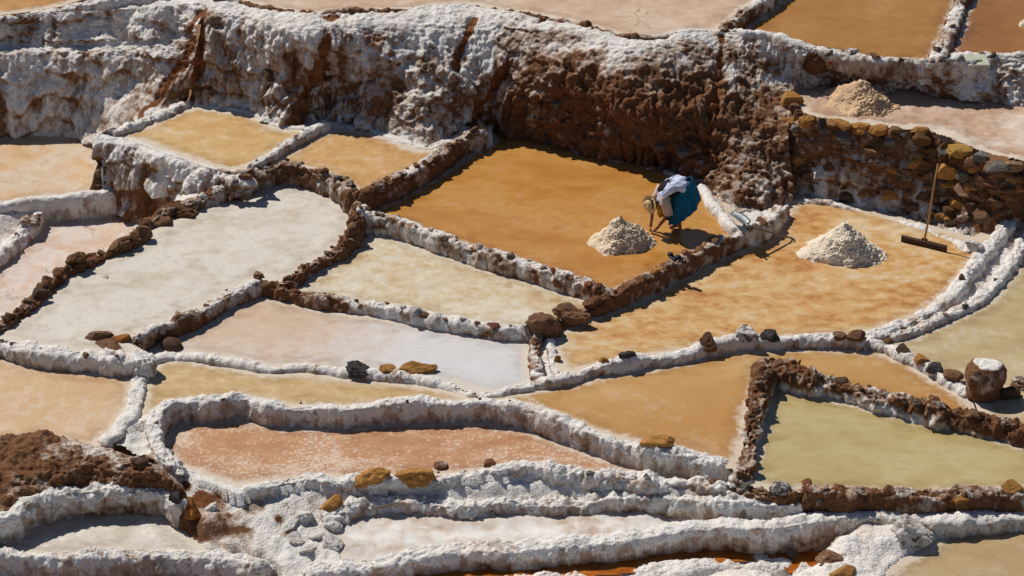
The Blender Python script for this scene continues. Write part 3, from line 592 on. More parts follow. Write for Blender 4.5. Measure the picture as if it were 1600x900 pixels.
pan('pond', 'olive pond at the lower right corner', [(1345, 960), (1380, 890), (1420, 862), (1462, 838), (1500, 815), (1600, 812), (1740, 805), (1740, 960)], Z['U'],
    pan_material('olive_brine_b', [(170, 144, 104), (182, 156, 116), (190, 168, 128)], .6, (1, 1.5, 1), .14, .5, .03, 40, film=.12), amp=.0)
pan('pond', 'large brown pond at upper right', ['dVX', 'dV[:7]', '-dVW'], Z['V'],
    pan_material('brown_brine', [(162, 110, 44), (176, 124, 52), (184, 134, 64)], .6, (1, 1, 1), .12, .5, .03, 40, ripple=.02, film=.05))
pan('pond', 'brown pond at the upper right corner', ['dVW', 'dV[7:]', (1740, -80)], Z['W'],
    pan_material('brown_brine_b', [(148, 98, 42), (162, 110, 50), (170, 120, 60)], .6, (1, 1, 1), .12, .5, .03, 40, ripple=.02, film=.05))
pan('cracked_flat', 'cracked pinkish flat along the top edge', ['dX', '-dVX', (1240, -90), (300, -90)], Z['X'],
    pan_material('cracked_crust', [(186, 150, 122), (202, 174, 150), (210, 188, 168)], .5, (1, 1, 1), .75, .2, .4, 40, cracks=1.1, mid=.4), amp=.02)
pan('pond', 'orange pond in the upper left corner', [(-90, 28), (0, 24), (50, 18), (97, 10), (140, -5), (200, -40), (-90, -40)], Z['TL'],
    pan_material('corner_brine', [(180, 124, 60), (194, 142, 76), (202, 156, 96)], .6, (1, 1, 1), .4, .35, .1, 40))
pan('terrace', 'pinkish dusty terrace with a salt heap', [(1232, 150), (1262, 180), (1330, 192), (1400, 200), (1455, 203), (1505, 225), (1560, 244), (1605, 254), (1720, 265), (1720, 150), (1545, 140), (1425, 130), (1300, 118), (1245, 128)], 1.14,
    pan_material('terrace_crust', [(166, 128, 100), (188, 154, 128), (200, 174, 154), (220, 210, 202)], .6, (1, 1, 1), .8, .2, .5, 35, mid=.45), amp=.06, f=2.2)
pan('brine_channel', 'rusty brine in the lower channel', ['d18', (1340, 850), (1260, 900), '-d19'], Z['CH'],
    pan_material('rust_brine', [(120, 58, 12), (168, 92, 22), (190, 116, 40)], 1.2, (1, 2, 1), .18, .5, .3, 40, film=0, shore=None))
pan('brine_channel', 'rusty brine in the bottom left ditch', [(-90, 872), (0, 874), (133, 876), (267, 874), (385, 886), (440, 900), (440, 960), (-90, 960)], LOW(-1.72),
    pan_material('rust_brine_b', [(96, 48, 12), (150, 86, 24), (176, 110, 40)], 1.2, (1, 2, 1), .18, .5, .3, 40, film=0, shore=None))

# ================================================================== ground between everything
def make_ground():
    res = .04; cs = .16
    xs = np.arange(-13, 13, res); ys = np.arange(21.5, 47.5, res)
    X, Y = np.meshgrid(xs, ys); q = np.stack((X.ravel(), Y.ravel()), 1)
    cx = np.arange(-13.2, 13.4, cs); cy = np.arange(21.3, 47.8, cs)
    CX, CY = np.meshgrid(cx, cy); qc = np.stack((CX.ravel(), CY.ravel()), 1)
    pts = []
    for k, c in DIKES.items():
        d = catmull(c, len(c)*3); d[:, 2] -= .14; pts.append(d)
    rnd = np.random.RandomState(3)
    for poly, z in POLY:
        lo, hi = poly.min(0), poly.max(0); t = rnd.rand(60, 2)*(hi-lo)+lo; t = t[inside(t, poly)][:25]
        pts.append(np.concatenate((t, np.full((len(t), 1), z-.1)), 1))
    extra = [(300, 720, -.78), (330, 755, -.95), (340, 735, -.92), (360, 800, -1.15), (300, 815, -1.2), (300, 840, -1.33), (400, 820, -1.22), (450, 830, -1.28), (500, 850, -1.33),
             (480, 800, -1.12), (420, 780, -1.08), (540, 835, -1.36), (240, 700, -.62), (200, 670, -.55), (180, 692, -.58), (225, 715, -.62), (450, 870, -1.35), (400, 850, -1.3), (360, 850, -1.3),
             (330, 800, -1.05), (380, 780, -1.02), (410, 800, -1.12), (550, 800, -1.2), (270, 690, -.6),
             (430, 900, -1.5), (500, 900, -1.42), (1250, 850, -1.02), (1330, 840, -.98), (1300, 880, -1.12), (1260, 895, -1.3), (1350, 870, -1.1), (1250, 800, -.92), (1400, 830, -.98), (1200, 800, -.96),
             (1590, 625, -.7), (1700, 640, -.6), (700, 612, -.5), (735, 622, -.52), (1150, 790, -.95), (1250, 785, -.84), (1400, 786, -.84), (1500, 786, -.84), (1600, 784, -.84),
             (620, 760, -1.1), (800, 755, -1.08), (1000, 757, -1.02), (1110, 762, -.85)]
    pts.append(np.array([P(a, b, LOW(c)) for a, b, c in extra])); pts = np.concatenate(pts)
    zc = np.zeros(len(qc))
    for a in range(0, len(qc), 20000):
        d2 = ((qc[a:a+20000, None, :]-pts[None, :, :2])**2).sum(2)+.004
        wt = d2**-1.8; zc[a:a+20000] = (wt*pts[None, :, 2]).sum(1)/wt.sum(1)
    zc = zc.reshape(len(cy), len(cx))
    fx = (q[:, 0]-cx[0])/cs; fy = (q[:, 1]-cy[0])/cs; ix = fx.astype(int); iy = fy.astype(int); fx -= ix; fy -= iy
    z = zc[iy, ix]*(1-fx)*(1-fy) + zc[iy, ix+1]*fx*(1-fy) + zc[iy+1, ix]*(1-fx)*fy + zc[iy+1, ix+1]*fx*fy
    v = np.stack((q[:, 0], q[:, 1], z), 1)
    deep = np.zeros(len(q), bool); hole = np.zeros(len(q), bool)
    for poly, pz in POLY: deep |= inside(q, poly)
    for f in FOOT: hole |= inside(q, f)
    D2 = deep.reshape(X.shape); k = 6; D3 = D2.copy()
    for dx, dy in ((k, 0), (-k, 0), (0, k), (0, -k)): D3 &= np.roll(D2, (dy, dx), (0, 1))
    hole |= D3.ravel()
    fc = grid_faces(len(ys), len(xs))[:, ::-1]
    fc = fc[~hole[fc].all(1)]
    u, inv = np.unique(fc, return_inverse=True); v = v[u]; q = q[u]; fc = inv.reshape(-1, 4)
    v[:, 2] += .05*fbm(v, 1.2, 3, 12) + .06*(billow(v, 4.2, 3, 14)-.33) + .05*(.45-worley(v, 8, 19)) + .015*fbm(v, 14, 2, 23)
    wob = .05*fbm(v, 5, 2, 61)
    for poly, pz in POLY:
        lo, hi = poly.min(0)-.3, poly.max(0)+.3
        m = np.nonzero((q > lo).all(1) & (q < hi).all(1))[0]
        pc, _ = resample(np.concatenate((poly, poly[:1])), .09); sdm = np.full(len(m), 9.)
        for a in range(0, len(pc), 30): sdm = np.minimum(sdm, ((q[m][:, None, :]-pc[None, a:a+30])**2).sum(2).min(1))
        sdm = np.sqrt(sdm)*np.where(inside(q[m], poly), 1, -1) + wob[m]
        zz = v[m, 2]
        soft = abs(pz-Z['L']) < .01 or abs(pz-Z['S']) < .01 or abs(pz-Z['T']) < .01 or abs(pz-Z['U']) < .01 or pz in (Z['E'], Z['F'], Z['K'])
        if soft:
            lip = (sdm > -.12) & (sdm <= .07); zz[lip] = np.maximum(zz[lip], pz + .03 - .3*np.maximum(sdm[lip], 0))
        dp = sdm > .07; zz[dp] = np.minimum(zz[dp], pz - .05 - np.minimum(.6*(sdm[dp]-.07), .05))
        v[m, 2] = zz
    ear = .12 + .4*fbm(v, 1.0, 4, 33)
    rust = np.zeros(len(v))
    for px, py, zz, r_, e_, ru_ in [(340, 315, -.2, .6, .5, .0), (300, 335, -.3, .5, .5, 0), (390, 285, .1, .4, .4, 0), (450, 835, -1.28, .2, .3, .5), (435, 812, -1.2, .16, .3, .8), (290, 755, -.9, .22, .2, 1), (312, 775, -1.0, .2, 0, 1), (245, 690, -.6, .25, .45, 0),
                                 (300, 705, -.7, .2, .4, .0), (220, 712, -.6, .3, .5, 0), (730, 612, -.5, .35, .5, 0), (400, 790, -1.1, .25, .35, 0), (1290, 845, -1.3, .35, .5, .2), (1590, 625, -.6, .8, .6, 0),
                                 (200, 885, -1.6, 1.8, .8, 0), (20, 890, -1.6, 1.8, .8, 0), (1240, 880, -1.5, .3, .3, .5)]:
        c = P(px, py, LOW(zz)); d = np.hypot(v[:, 0]-c[0], v[:, 1]-c[1]) + .55*r_*fbm(v, 2.2, 3, 66) + .25*r_*fbm(v, 8, 2, 67)
        k = sstep(r_, r_*.3, d); ear += e_*k; rust = np.maximum(rust, ru_*k)
    me = mesh_from('ground', v, fc); attr(me, 'earth', np.clip(ear, 0, 1)); attr(me, 'rust', rust)
    tag(obj('ground', me, BANK), 'salt crusted ground between the ponds', None, None, 'structure')
    # far ground sheet around the salt terraces
    s = 600.0
    me = mesh_from('hillside', [(-s, -s, -4), (s, -s, -4), (s, s, -4), (-s, s, -4)], [(0, 1, 2, 3)])
    tag(obj('hillside', me, plain('hillside_soil', (140, 105, 75), .95, .1, .4, .3)), 'brown hillside around the terraces', None, None, 'structure')
make_ground()

# ================================================================== stones
def rock_mesh(name, seed, sub=3, cuts=9, rough=.10, round_=False):
    r = np.random.RandomState(seed)
    bm = bmesh.new(); bmesh.ops.create_icosphere(bm, subdivisions=sub, radius=1.0)
    v = np.array([q.co[:] for q in bm.verts])
    for _ in range(0 if round_ else cuts):
        d = r.normal(size=3); d /= np.linalg.norm(d); h = r.uniform(.30, .72)
        k = v @ d; m = k > h; v[m] -= np.outer((k[m]-h)*.92, d)
    n = v/np.linalg.norm(v, axis=1, keepdims=True)
    v = v + n*(rough*fbm(v+seed*3.1, 1.6, 3, seed) + rough*.8*(.45-worley(v+seed, 2.6, seed)) + .06*fbm(v+seed, 5, 3, seed))[:, None]
    v = v - (v.max(0)+v.min(0))/2; v /= np.percentile(np.abs(v), 96, axis=0)*1.04
    for q, c in zip(bm.verts, v): q.co = c
    me = bpy.data.meshes.new(name); bm.to_mesh(me); bm.free()
    me.polygons.foreach_set('use_smooth', np.full(len(me.polygons), round_)); me.materials.append(ROCK)
    return me
ROCKS = [rock_mesh('stone', k, 4, 10, .09) for k in range(8)]
CLODS = [rock_mesh('clod', 40+k, 4, 6, .26) for k in range(6)]
ROUND = [rock_mesh('cobble', 80+k, 3, 0, .10, True) for k in range(3)]
TINT = dict(salt=(242, 236, 228), brown=(146, 108, 80), dark=(112, 88, 70), ochre=(196, 142, 78), orange=(200, 130, 62), grey=(128, 122, 116), dgrey=(84, 80, 80), tan=(176, 140, 108), red=(160, 104, 76), pale=(226, 214, 202),
            green=(140, 142, 122), yellow=(206, 164, 86), umber=(124, 86, 58))
def ppm(p): return FPX/(p[1]*cp_ - (p[2]-CAM_H)*sp_)
def zd(key, px, py):
    c = catmull(DIKES[key], len(DIKES[key])*8); pp = project(c)
    return float(c[np.argmin(((pp-np.array((px, py)))**2).sum(1)), 2])
bpy.context.view_layer.update()
_dg = bpy.context.evaluated_depsgraph_get()
def seat(px, py):
    d = P(px, py, -5.)-np.array((0, 0, CAM_H)); d /= np.linalg.norm(d)
    ok, loc, nr_, ix_, ob_, mx_ = sc.ray_cast(_dg, (0, 0, CAM_H), d)
    return np.array(loc) if ok else None
def put_rock(name, me, px, py, w_, h_, z, tint, dust=.15, parent=None, seed=0, yaw=None, depth=.85, sink=.30):
    r = random.Random(seed*7919+int(px*13+py*7))
    hit = seat(px, py+h_*.30)                                    # the ground under its lower edge
    p0 = hit if hit is not None else P(px, py, z)
    k = ppm(p0); sx = w_/k/2*.92; sz = max(h_/k/2*.9, .02); sy = sx*depth
    c = np.array(p0) + np.array((0, sy*.45, sz*(.18 if parent is None else .08)))
    o = bpy.data.objects.new(name, me); COL.objects.link(o)
    o.location = c; o.scale = (sx*1.06, sy, sz)
    o.rotation_euler = (r.uniform(-.15, .15), r.uniform(-.2, .2), r.uniform(-.5, .5) if yaw is None else yaw)
    l = lin(TINT[tint]); v = r.uniform(.85, 1.15)
    o.color = (l[0]*v, l[1]*v, l[2]*v, dust+.1)
    if parent is not None: o.parent = parent
    return o
_ri = [0]
def loose(label, px, py, w_, h_, z, tint, dust=.15, kind='r', name='stone', cat='stone', **k):
    _ri[0] += 1; me = {'r': ROCKS, 'c': CLODS, 'o': ROUND}[kind]
    if isinstance(z, str): z = zd(z, px, py)
    o = put_rock(name, me[_ri[0] % len(me)], px, py, w_, h_, z, tint, dust, seed=_ri[0], **k)
    tag(o, label, cat, None, 'thing'); return o
loose('round dark brown boulder on the white corner above the small yellow pond', 268, 537, 36, 27, 'd13', 'dark', .1, 'o', name='boulder', cat='boulder')
loose('long crusted brown stone lying beside an orange stone at the corner of the pale pond', 152, 525, 50, 19, 'd12', 'brown', .28, depth=.5)
loose('smooth orange brown stone next to the long crusted stone', 188, 527, 38, 17, 'd12', 'orange', .05, depth=.6)
loose('flat brown stone under the two long stones', 170, 541, 54, 13, 'd12', 'brown', .15, depth=.6)
loose('small tan stone standing at the sharp corner of the thin crusted bank', 403, 429, 17, 13, 'd11', 'tan', .15)
loose('big rough ochre stone on the rim above the small yellow pond', 652, 575, 60, 25, 'd13', 'ochre', .05, 'c', depth=.5)
loose('small flat ochre stone left of the big ochre stone on the yellow pond rim', 607, 577, 28, 11, 'd13', 'ochre', .1)
loose('dark grey crumbly stone on the yellow pond rim', 559, 576, 40, 22, 'd13', 'dgrey', .2, 'c')
loose('left one of two ochre stones set in the white rim under the reddish pan', 581, 744, 58, 36, 'd16', 'ochre', .02, 'c', depth=.6)
loose('right one of two ochre stones set in the white rim under the reddish pan', 646, 741, 64, 34, 'd16', 'ochre', .02, 'c', depth=.6)
loose('ochre stone at the left end of the second white rim', 517, 785, 38, 27, LOW(-1.12), 'ochre', .1)
loose('upright orange stone beside the end of the lower left white bank', 294, 793, 40, 34, LOW(-1.0), 'orange', .05)
loose('dark grey stone touching the upright orange stone', 275, 776, 24, 24, LOW(-.9), 'dgrey', .05)
loose('small reddish brown stone on the lumpy rim below the reddish pan', 766, 724, 24, 17, 'd16', 'red', .1)
loose('small dusty brown stone left of the reddish stone on the lumpy rim', 690, 728, 24, 14, 'd16', 'brown', .3)
loose('flat ochre stone on the right end of the long white rim', 1027, 689, 56, 18, 'd15', 'ochre', .05, depth=.5)
loose('largest brown clod where three banks meet', 848, 504, 54, 50, 'd9', 'brown', .12, 'c', name='clod', cat='clod')
loose('broad brown clod right of the largest clod', 893, 488, 58, 36, 'd9', 'brown', .2, 'c', name='clod', cat='clod', depth=.6)
loose('brown clod on the stone topped bank near the corner of the orange pond', 926, 470, 34, 24, 'd9', 'umber', .15, 'c', name='clod', cat='clod')
loose('pointed brown stone on the white rim below the right orange pond', 1108, 532, 32, 32, 'd23', 'brown', .08, yaw=.2)
loose('pale grey stone dusted with salt on the white rim', 1167, 521, 40, 24, 'd23', 'grey', .45)
loose('grey brown stone right of the pale salt dusted stone', 1203, 523, 32, 20, 'd23', 'dgrey', .25)
loose('small brown stone on the white rim left of its right junction', 1313, 525, 24, 14, 'd23', 'brown', .3)
loose('brown stone at the right junction of the white rim', 1338, 523, 28, 18, 'd23', 'brown', .2)
loose('dark lumpy stone on the left part of the white rim', 980, 553, 28, 18, 'd23', 'dgrey', .15, 'c')
loose('small ochre stone left of the dark lumpy stone on the white rim', 943, 563, 17, 14, 'd23', 'ochre', .1)
for px, py, w_, h_, t_, lb in ((1384, 532, 22, 12, 'brown', 'topmost stone of the row on the right white rim'), (1413, 546, 26, 15, 'dark', 'dark second stone of the row on the right white rim'),
                           (1440, 561, 24, 16, 'ochre', 'ochre third stone of the row on the right white rim'), (1463, 575, 32, 20, 'dgrey', 'grey fourth stone of the row on the right white rim'),
                           (1490, 588, 34, 21, 'brown', 'lowest stone of the row on the right white rim, next to the drum shaped boulder')):
    loose(lb, px, py, w_, h_, 'd24', t_, .15)
loose('grey brown salt streaked boulder above the olive pond in the lower right corner', 1425, 826, 66, 48, LOW(-1.2), 'brown', .5, 'c', name='boulder', cat='boulder')
loose('dark grey upright slab at the end of the rusty channel', 1236, 862, 24, 38, LOW(-1.45), 'dgrey', .05, depth=.5)
loose('brown stone half buried in the white mass left of the corner pond', 1298, 872, 46, 20, LOW(-1.38), 'brown', .3)
loose('ochre stone at the bottom edge left of the corner pond', 1318, 893, 42, 22, LOW(-1.45), 'ochre', .15)
loose('ochre stone on the bank at the right edge under the olive pond', 1584, 759, 38, 20, 'd22', 'ochre', .05, depth=.6)
loose('small orange stone at the foot of the bank under the olive pond', 1502, 780, 24, 11, LOW(-1.0), 'ochre', .2)
loose('grey salt coated stone at the left end of the bank under the olive pond', 1220, 761, 36, 26, 'd22', 'grey', .4, 'o')
loose('greenish grey stone at the foot of the tall brown bank', 1160, 757, 32, 14, 'd22', 'green', .35)
loose('upper red brown stone of a pair on the bank under the olive pond', 1261, 753, 18, 11, 'd22', 'red', .05)
loose('lower red brown stone of a pair on the bank under the olive pond', 1264, 765, 24, 12, 'd22', 'red', .05)
loose('blocky brown stone at the lower left end of the high pond wall', 222, 361, 30, 30, 'd6', 'brown', .2)
loose('flat brown stone on top of the rock pile below the high pond wall', 246, 343, 50, 17, 'd5', 'brown', .05, depth=.6)
loose('big dark brown clod on the bank below the high pond wall', 283, 327, 52, 32, 'd5', 'umber', .05, 'c', name='clod', cat='clod')
loose('dark brown clod sticking up from the left bank of the pale pond', 119, 402, 32, 30, 'd6', 'umber', .02, 'c', name='clod', cat='clod')
loose('dark brown boulder in the bank at the left end of the terrace', 1274, 91, 50, 40, 1.6, 'umber', .05, 'c', name='boulder', cat='boulder')
loose('tiny bright orange scrap beside the dark boulder on the terrace bank', 1297, 96, 10, 9, 1.65, 'orange', 0, name='scrap', cat='scrap').color = (.75, .10, .03, 0)
loose('grey brown stone at the top end of the pale pond shore wall at far left', 46, 344, 34, 18, -.78, 'brown', .4)
loose('rounded salt coated stone by the ditch at the bottom left', 405, 884, 34, 26, LOW(-1.4), 'grey', .5, 'o')
loose('orange brown stone at the foot of the lowest white bank, right of the big clods', 871, 560, 14, 18, LOW(-.32), 'orange', .1)
loose('brown stone on the dusty mound edge at lower left', 218, 718, 30, 16, LOW(-.5), 'dark', .15)
loose('pale chip lying on the large pale pond', 166, 433, 11, 6, Z['D'], 'pale', .2)
loose('pale stone pile at the right end of the rake pond', 1524, 384, 34, 22, LOW(-.2), 'pale', .5, 'c')
loose('brown stone in the right corner of the rake pond', 1503, 432, 12, 16, Z['Rr'], 'brown', .2)
loose('dark stone beside the tall bank at the right edge', 1575, 612, 44, 36, LOW(-.5), 'dark', .05, 'c')
loose('dusty dark stone at the right edge behind the tall brown bank', 1600, 600, 40, 26, LOW(-.45), 'brown', .35, 'c')

for k, (px, py, w_, h_) in enumerate(((452, 822, 30, 20), (474, 806, 26, 20), (520, 820, 30, 22), (462, 842, 28, 20), (496, 838, 26, 18), (518, 848, 34, 24), (480, 858, 26, 16), (330, 792, 20, 14))):
    o = loose('salt coated lump in the white rubble left of the lowest rims', px, py, w_, h_, LOW(-1.2), 'salt', 1.0, 'c', depth=1.0); o['group'] = 'salt coated rubble'
# drum shaped boulder
def drum():
    n, m = 48, 40; a = np.linspace(0, 2*np.pi, n, endpoint=False)
    prof = [(0, 1.0), (.35, 1.0), (.62, .98), (.8, .92), (.93, .80), (1.0, .64), (.98, .48), (.9, .34), (.86, .18), (.86, 0)]
    pr = catmull(prof, m)
    v = np.array([[(r_*.33*np.cos(t), r_*.30*np.sin(t), z_*.58) for t in a] for r_, z_ in pr]).reshape(-1, 3)
    nrm = v-np.array((0, 0, .3)); nrm /= np.linalg.norm(nrm, axis=1, keepdims=True)+1e-6
    v = v + nrm*(.04*fbm(v+3, 4, 3, 5) + .03*(.45-worley(v+1, 9, 2)))[:, None]
    i = np.arange(n*m).reshape(m, n); j = np.roll(i, -1, 1)
    f = np.stack((i[:-1], i[1:], j[1:], j[:-1]), -1).reshape(-1, 4)
    me = mesh_from('boulder', v, f)
    attr(me, 'earth', np.clip(.8 - 1.1*sstep(.52, .585, v[:, 2] + .03*fbm(v, 7, 3, 3) - .25*np.maximum(0, np.hypot(v[:, 0], v[:, 1])-.16)) + .5*fbm(v, 4, 3, 7), 0, 1)); attr(me, 'rust', .3*np.ones(len(v)))
    o = obj('boulder', me, BANK); o.location = P(1536, 616, LOW(-.45)); tag(o, 'brown drum shaped boulder with a flat salt capped top', 'boulder', None, 'thing')
drum()

# stones bedded in the banks: parts of their bank
def bed(key, n, smin, smax, tints, dust, seed, t0=0., t1=1., kinds='rc'):
    r = random.Random(seed); c, _ = resample(DIKES[key], .02); par = B[key]; n = max(3, int(n*.72))
    for k in range(n):
        p = c[int((t0+(t1-t0)*(k+r.uniform(.1, .9))/n)*(len(c)-1))]; q = project(p); s_ = (smin+(smax*1.25-smin)*r.random()**1.8)
        me = r.choice(ROCKS if r.choice(kinds) == 'r' else CLODS)
        kk = ppm(p); put_rock('stone', me, q[0]+r.uniform(-5, 5), q[1]+r.uniform(-3, 4), s_*kk, s_*kk*r.uniform(.55, .8), float(p[2])-.02, r.choice(tints), r.uniform(.05, dust+.2), par, seed=seed*100+k, yaw=r.uniform(0, 6))
bed('d1', 16, .09, .19, ['brown', 'dark', 'brown', 'ochre', 'umber'], .25, 1)
bed('d5', 26, .10, .22, ['brown', 'dark', 'umber', 'grey'], .30, 2)
bed('d6', 34, .10, .22, ['brown', 'umber', 'dark', 'brown'], .15, 3, 0, .82)
bed('d7', 18, .08, .17, ['brown', 'umber', 'dark'], .2, 4)
bed('d8', 26, .07, .16, ['brown', 'dark', 'red', 'brown'], .3, 5)
bed('d9', 20, .12, .24, ['brown', 'ochre', 'brown', 'tan', 'red'], .3, 6, .12, .80, 'rrc')
bed('d10', 14, .10, .26, ['tan', 'brown', 'pale', 'red', 'brown'], .4, 7, .45, 1.)
bed('d10', 4, .06, .12, ['brown', 'red'], .3, 17, .1, .45)
bed('d11', 9, .05, .11, ['brown', 'tan'], .4, 8)
bed('d20', 16, .10, .26, ['umber', 'brown', 'dark'], .2, 9, 0, .6)
bed('d21', 34, .09, .20, ['umber', 'brown', 'dark', 'brown', 'tan'], .25, 10, 0, .9)
bed('d22', 26, .07, .17, ['umber', 'brown', 'red', 'dark'], .3, 11, .1, .9)
bed('d9b', 7, .08, .16, ['brown', 'dark'], .35, 12)
bed('d12', 8, .05, .12, ['brown', 'tan'], .4, 13, .3, 1)
bed('d15', 9, .05, .12, ['brown', 'grey', 'dark', 'ochre'], .4, 14, .1, .75)
bed('d16', 9, .06, .13, ['grey', 'pale', 'brown'], .6, 15, .3, 1)
bed('d17', 9, .06, .13, ['grey', 'pale', 'dgrey'], .6, 16)
bed('dVW', 8, .10, .22, ['dark', 'brown', 'umber'], .3, 18)
bed('dV', 14, .10, .2, ['dark', 'brown', 'umber'], .3, 19, .25, .9)
bed('d26', 7, .07, .14, ['grey', 'brown'], .4, 20, .1, .7)
bed('d28', 6, .08, .18, ['brown', 'ochre'], .4, 21)
bed('d2', 3, .06, .1, ['brown', 'dark'], .4, 22)

# stones of the retaining wall: parts of the wall
def wall_stones():
    g, n = CGRID['stone_retaining_wall']; pp = project(g); fl = pp.reshape(-1, 2)
    def at(px, py): i = int(np.argmin(((fl-np.array((px, py)))**2).sum(1))); return g.reshape(-1, 3)[i]
    def st(px, py, w_, h_, tint, dust=.08, me=None, up=0):
        p = at(px, py); k = ppm(p); r = random.Random(int(px*31+py))
        o = bpy.data.objects.new('stone', me or r.choice(ROCKS)); COL.objects.link(o)
        o.location = (p[0], p[1]+.02, p[2]+up); o.scale = (w_/k/2*1.1, w_/k/2*.75, h_/k/2*1.1)
        o.rotation_euler = (r.uniform(-.15, .15), r.uniform(-.2, .2), r.uniform(-.4, .4))
        l = lin(TINT[tint]); v = r.uniform(.85, 1.15); o.color = (l[0]*v, l[1]*v, l[2]*v, dust); o.parent = RW
    named = [(1245, 129, 28, 20, 'tan'), (1247, 141, 28, 9, 'green'), (1243, 157, 32, 26, 'ochre'), (1256, 113, 17, 9, 'dgrey'), (1232, 192, 32, 19, 'ochre'), (1248, 183, 16, 13, 'brown'), (1263, 192, 28, 19, 'ochre'),
             (1266, 180, 24, 13, 'brown'), (1284, 188, 16, 17, 'dgrey'), (1315, 192, 32, 17, 'ochre'), (1345, 198, 32, 13, 'ochre'), (1375, 202, 30, 13, 'ochre'), (1400, 203, 22, 14, 'brown'),
             (1437, 201, 30, 13, 'ochre'), (1320, 213, 28, 22, 'grey'), (1354, 219, 20, 14, 'tan'), (1290, 205, 20, 12, 'grey'), (1395, 222, 26, 16, 'grey'), (1222, 208, 24, 18, 'dgrey'), (1442, 216, 34, 20, 'umber'),
             (1504, 237, 42, 17, 'yellow'), (1536, 242, 26, 15, 'grey'), (1560, 252, 38, 13, 'grey'), (1586, 258, 32, 17, 'tan'), (1484, 270, 36, 27, 'ochre'), (1525, 263, 28, 14, 'ochre'), (1549, 264, 22, 12, 'brown'),
             (1563, 279, 17, 17, 'dgrey'), (1538, 283, 30, 20, 'brown'), (1510, 298, 38, 17, 'tan'), (1470, 298, 20, 17, 'grey'), (1580, 282, 24, 14, 'ochre'), (1484, 288, 26, 12, 'ochre'), (1575, 300, 26, 15, 'brown'),
             (1530, 310, 30, 18, 'brown'), (1500, 320, 28, 16, 'ochre'), (1555, 318, 26, 16, 'brown'), (1480, 325, 24, 16, 'dark'), (1535, 335, 28, 18, 'brown'), (1505, 345, 26, 16, 'dark'), (1245, 170, 18, 12, 'brown'), (1262, 165, 12, 12, 'dark')]
    for a in named: st(*a)
    r = random.Random(5)
    for k in range(150):
        px = r.uniform(1225, 1600); y0 = np.interp(px, [1220, 1260, 1330, 1450, 1500, 1600], [190, 200, 208, 218, 245, 270]); y1 = np.interp(px, [1220, 1290, 1360, 1430, 1488, 1528, 1560, 1605], [290, 305, 320, 335, 360, 370, 345, 320])
        py = y0+(y1-y0)*r.random()**1.1
        if px < 1440 and r.random() < .45: continue
        s_ = r.uniform(10, 25); st(px, py, s_, s_*r.uniform(.5, .8), r.choice(['brown', 'brown', 'dark', 'tan', 'umber', 'grey', 'ochre', 'red']), r.uniform(0, .3))
wall_stones()
def cliff_stones(parent, lo, hi, x0, x1, n, tints, dust, seed, smin, smax):
    g, nn_ = CGRID['cliff']; fl = project(g).reshape(-1, 2); gg = g.reshape(-1, 3); r = random.Random(seed)
    for k in range(n):
        px = r.uniform(x0, x1); py = r.uniform(lo(px), hi(px)); p = gg[int(np.argmin(((fl-np.array((px, py)))**2).sum(1)))]
        s_ = r.uniform(smin, smax)*(1.5 if r.random() < .15 else 1); o = bpy.data.objects.new('stone', r.choice(ROCKS if r.random() < .6 else CLODS)); COL.objects.link(o)
        o.location = (p[0], p[1]+s_*.15, p[2]); o.scale = (s_*.5, s_*.4, s_*r.uniform(.28, .42)); o.rotation_euler = (r.uniform(-.3, .3), r.uniform(-.3, .3), r.uniform(0, 6))
        l = lin(TINT[r.choice(tints)]); o.color = (*l, r.uniform(0, dust)); o.parent = parent
O_ = bpy.data.objects
cliff_stones(O_['brown_cliff'], lambda x: np.interp(x, [780, 1100], [150, 185]), lambda x: np.interp(x, [780, 1100], [205, 285]), 790, 1095, 60, ['umber', 'brown', 'dark', 'grey', 'brown', 'tan'], .2, 31, .09, .2)
cliff_stones(O_['white_cliff'], lambda x: 70, lambda x: np.interp(x, [320, 700], [160, 215]), 330, 740, 26, ['umber', 'brown', 'dark', 'tan'], .35, 32, .09, .18)
cliff_stones(O_['earth_buttress'], lambda x: np.interp(x, [1120, 1230], [150, 190]), lambda x: np.interp(x, [1110, 1140, 1230], [300, 330, 315]), 1120, 1225, 22, ['brown', 'tan', 'umber'], .3, 33, .08, .18)

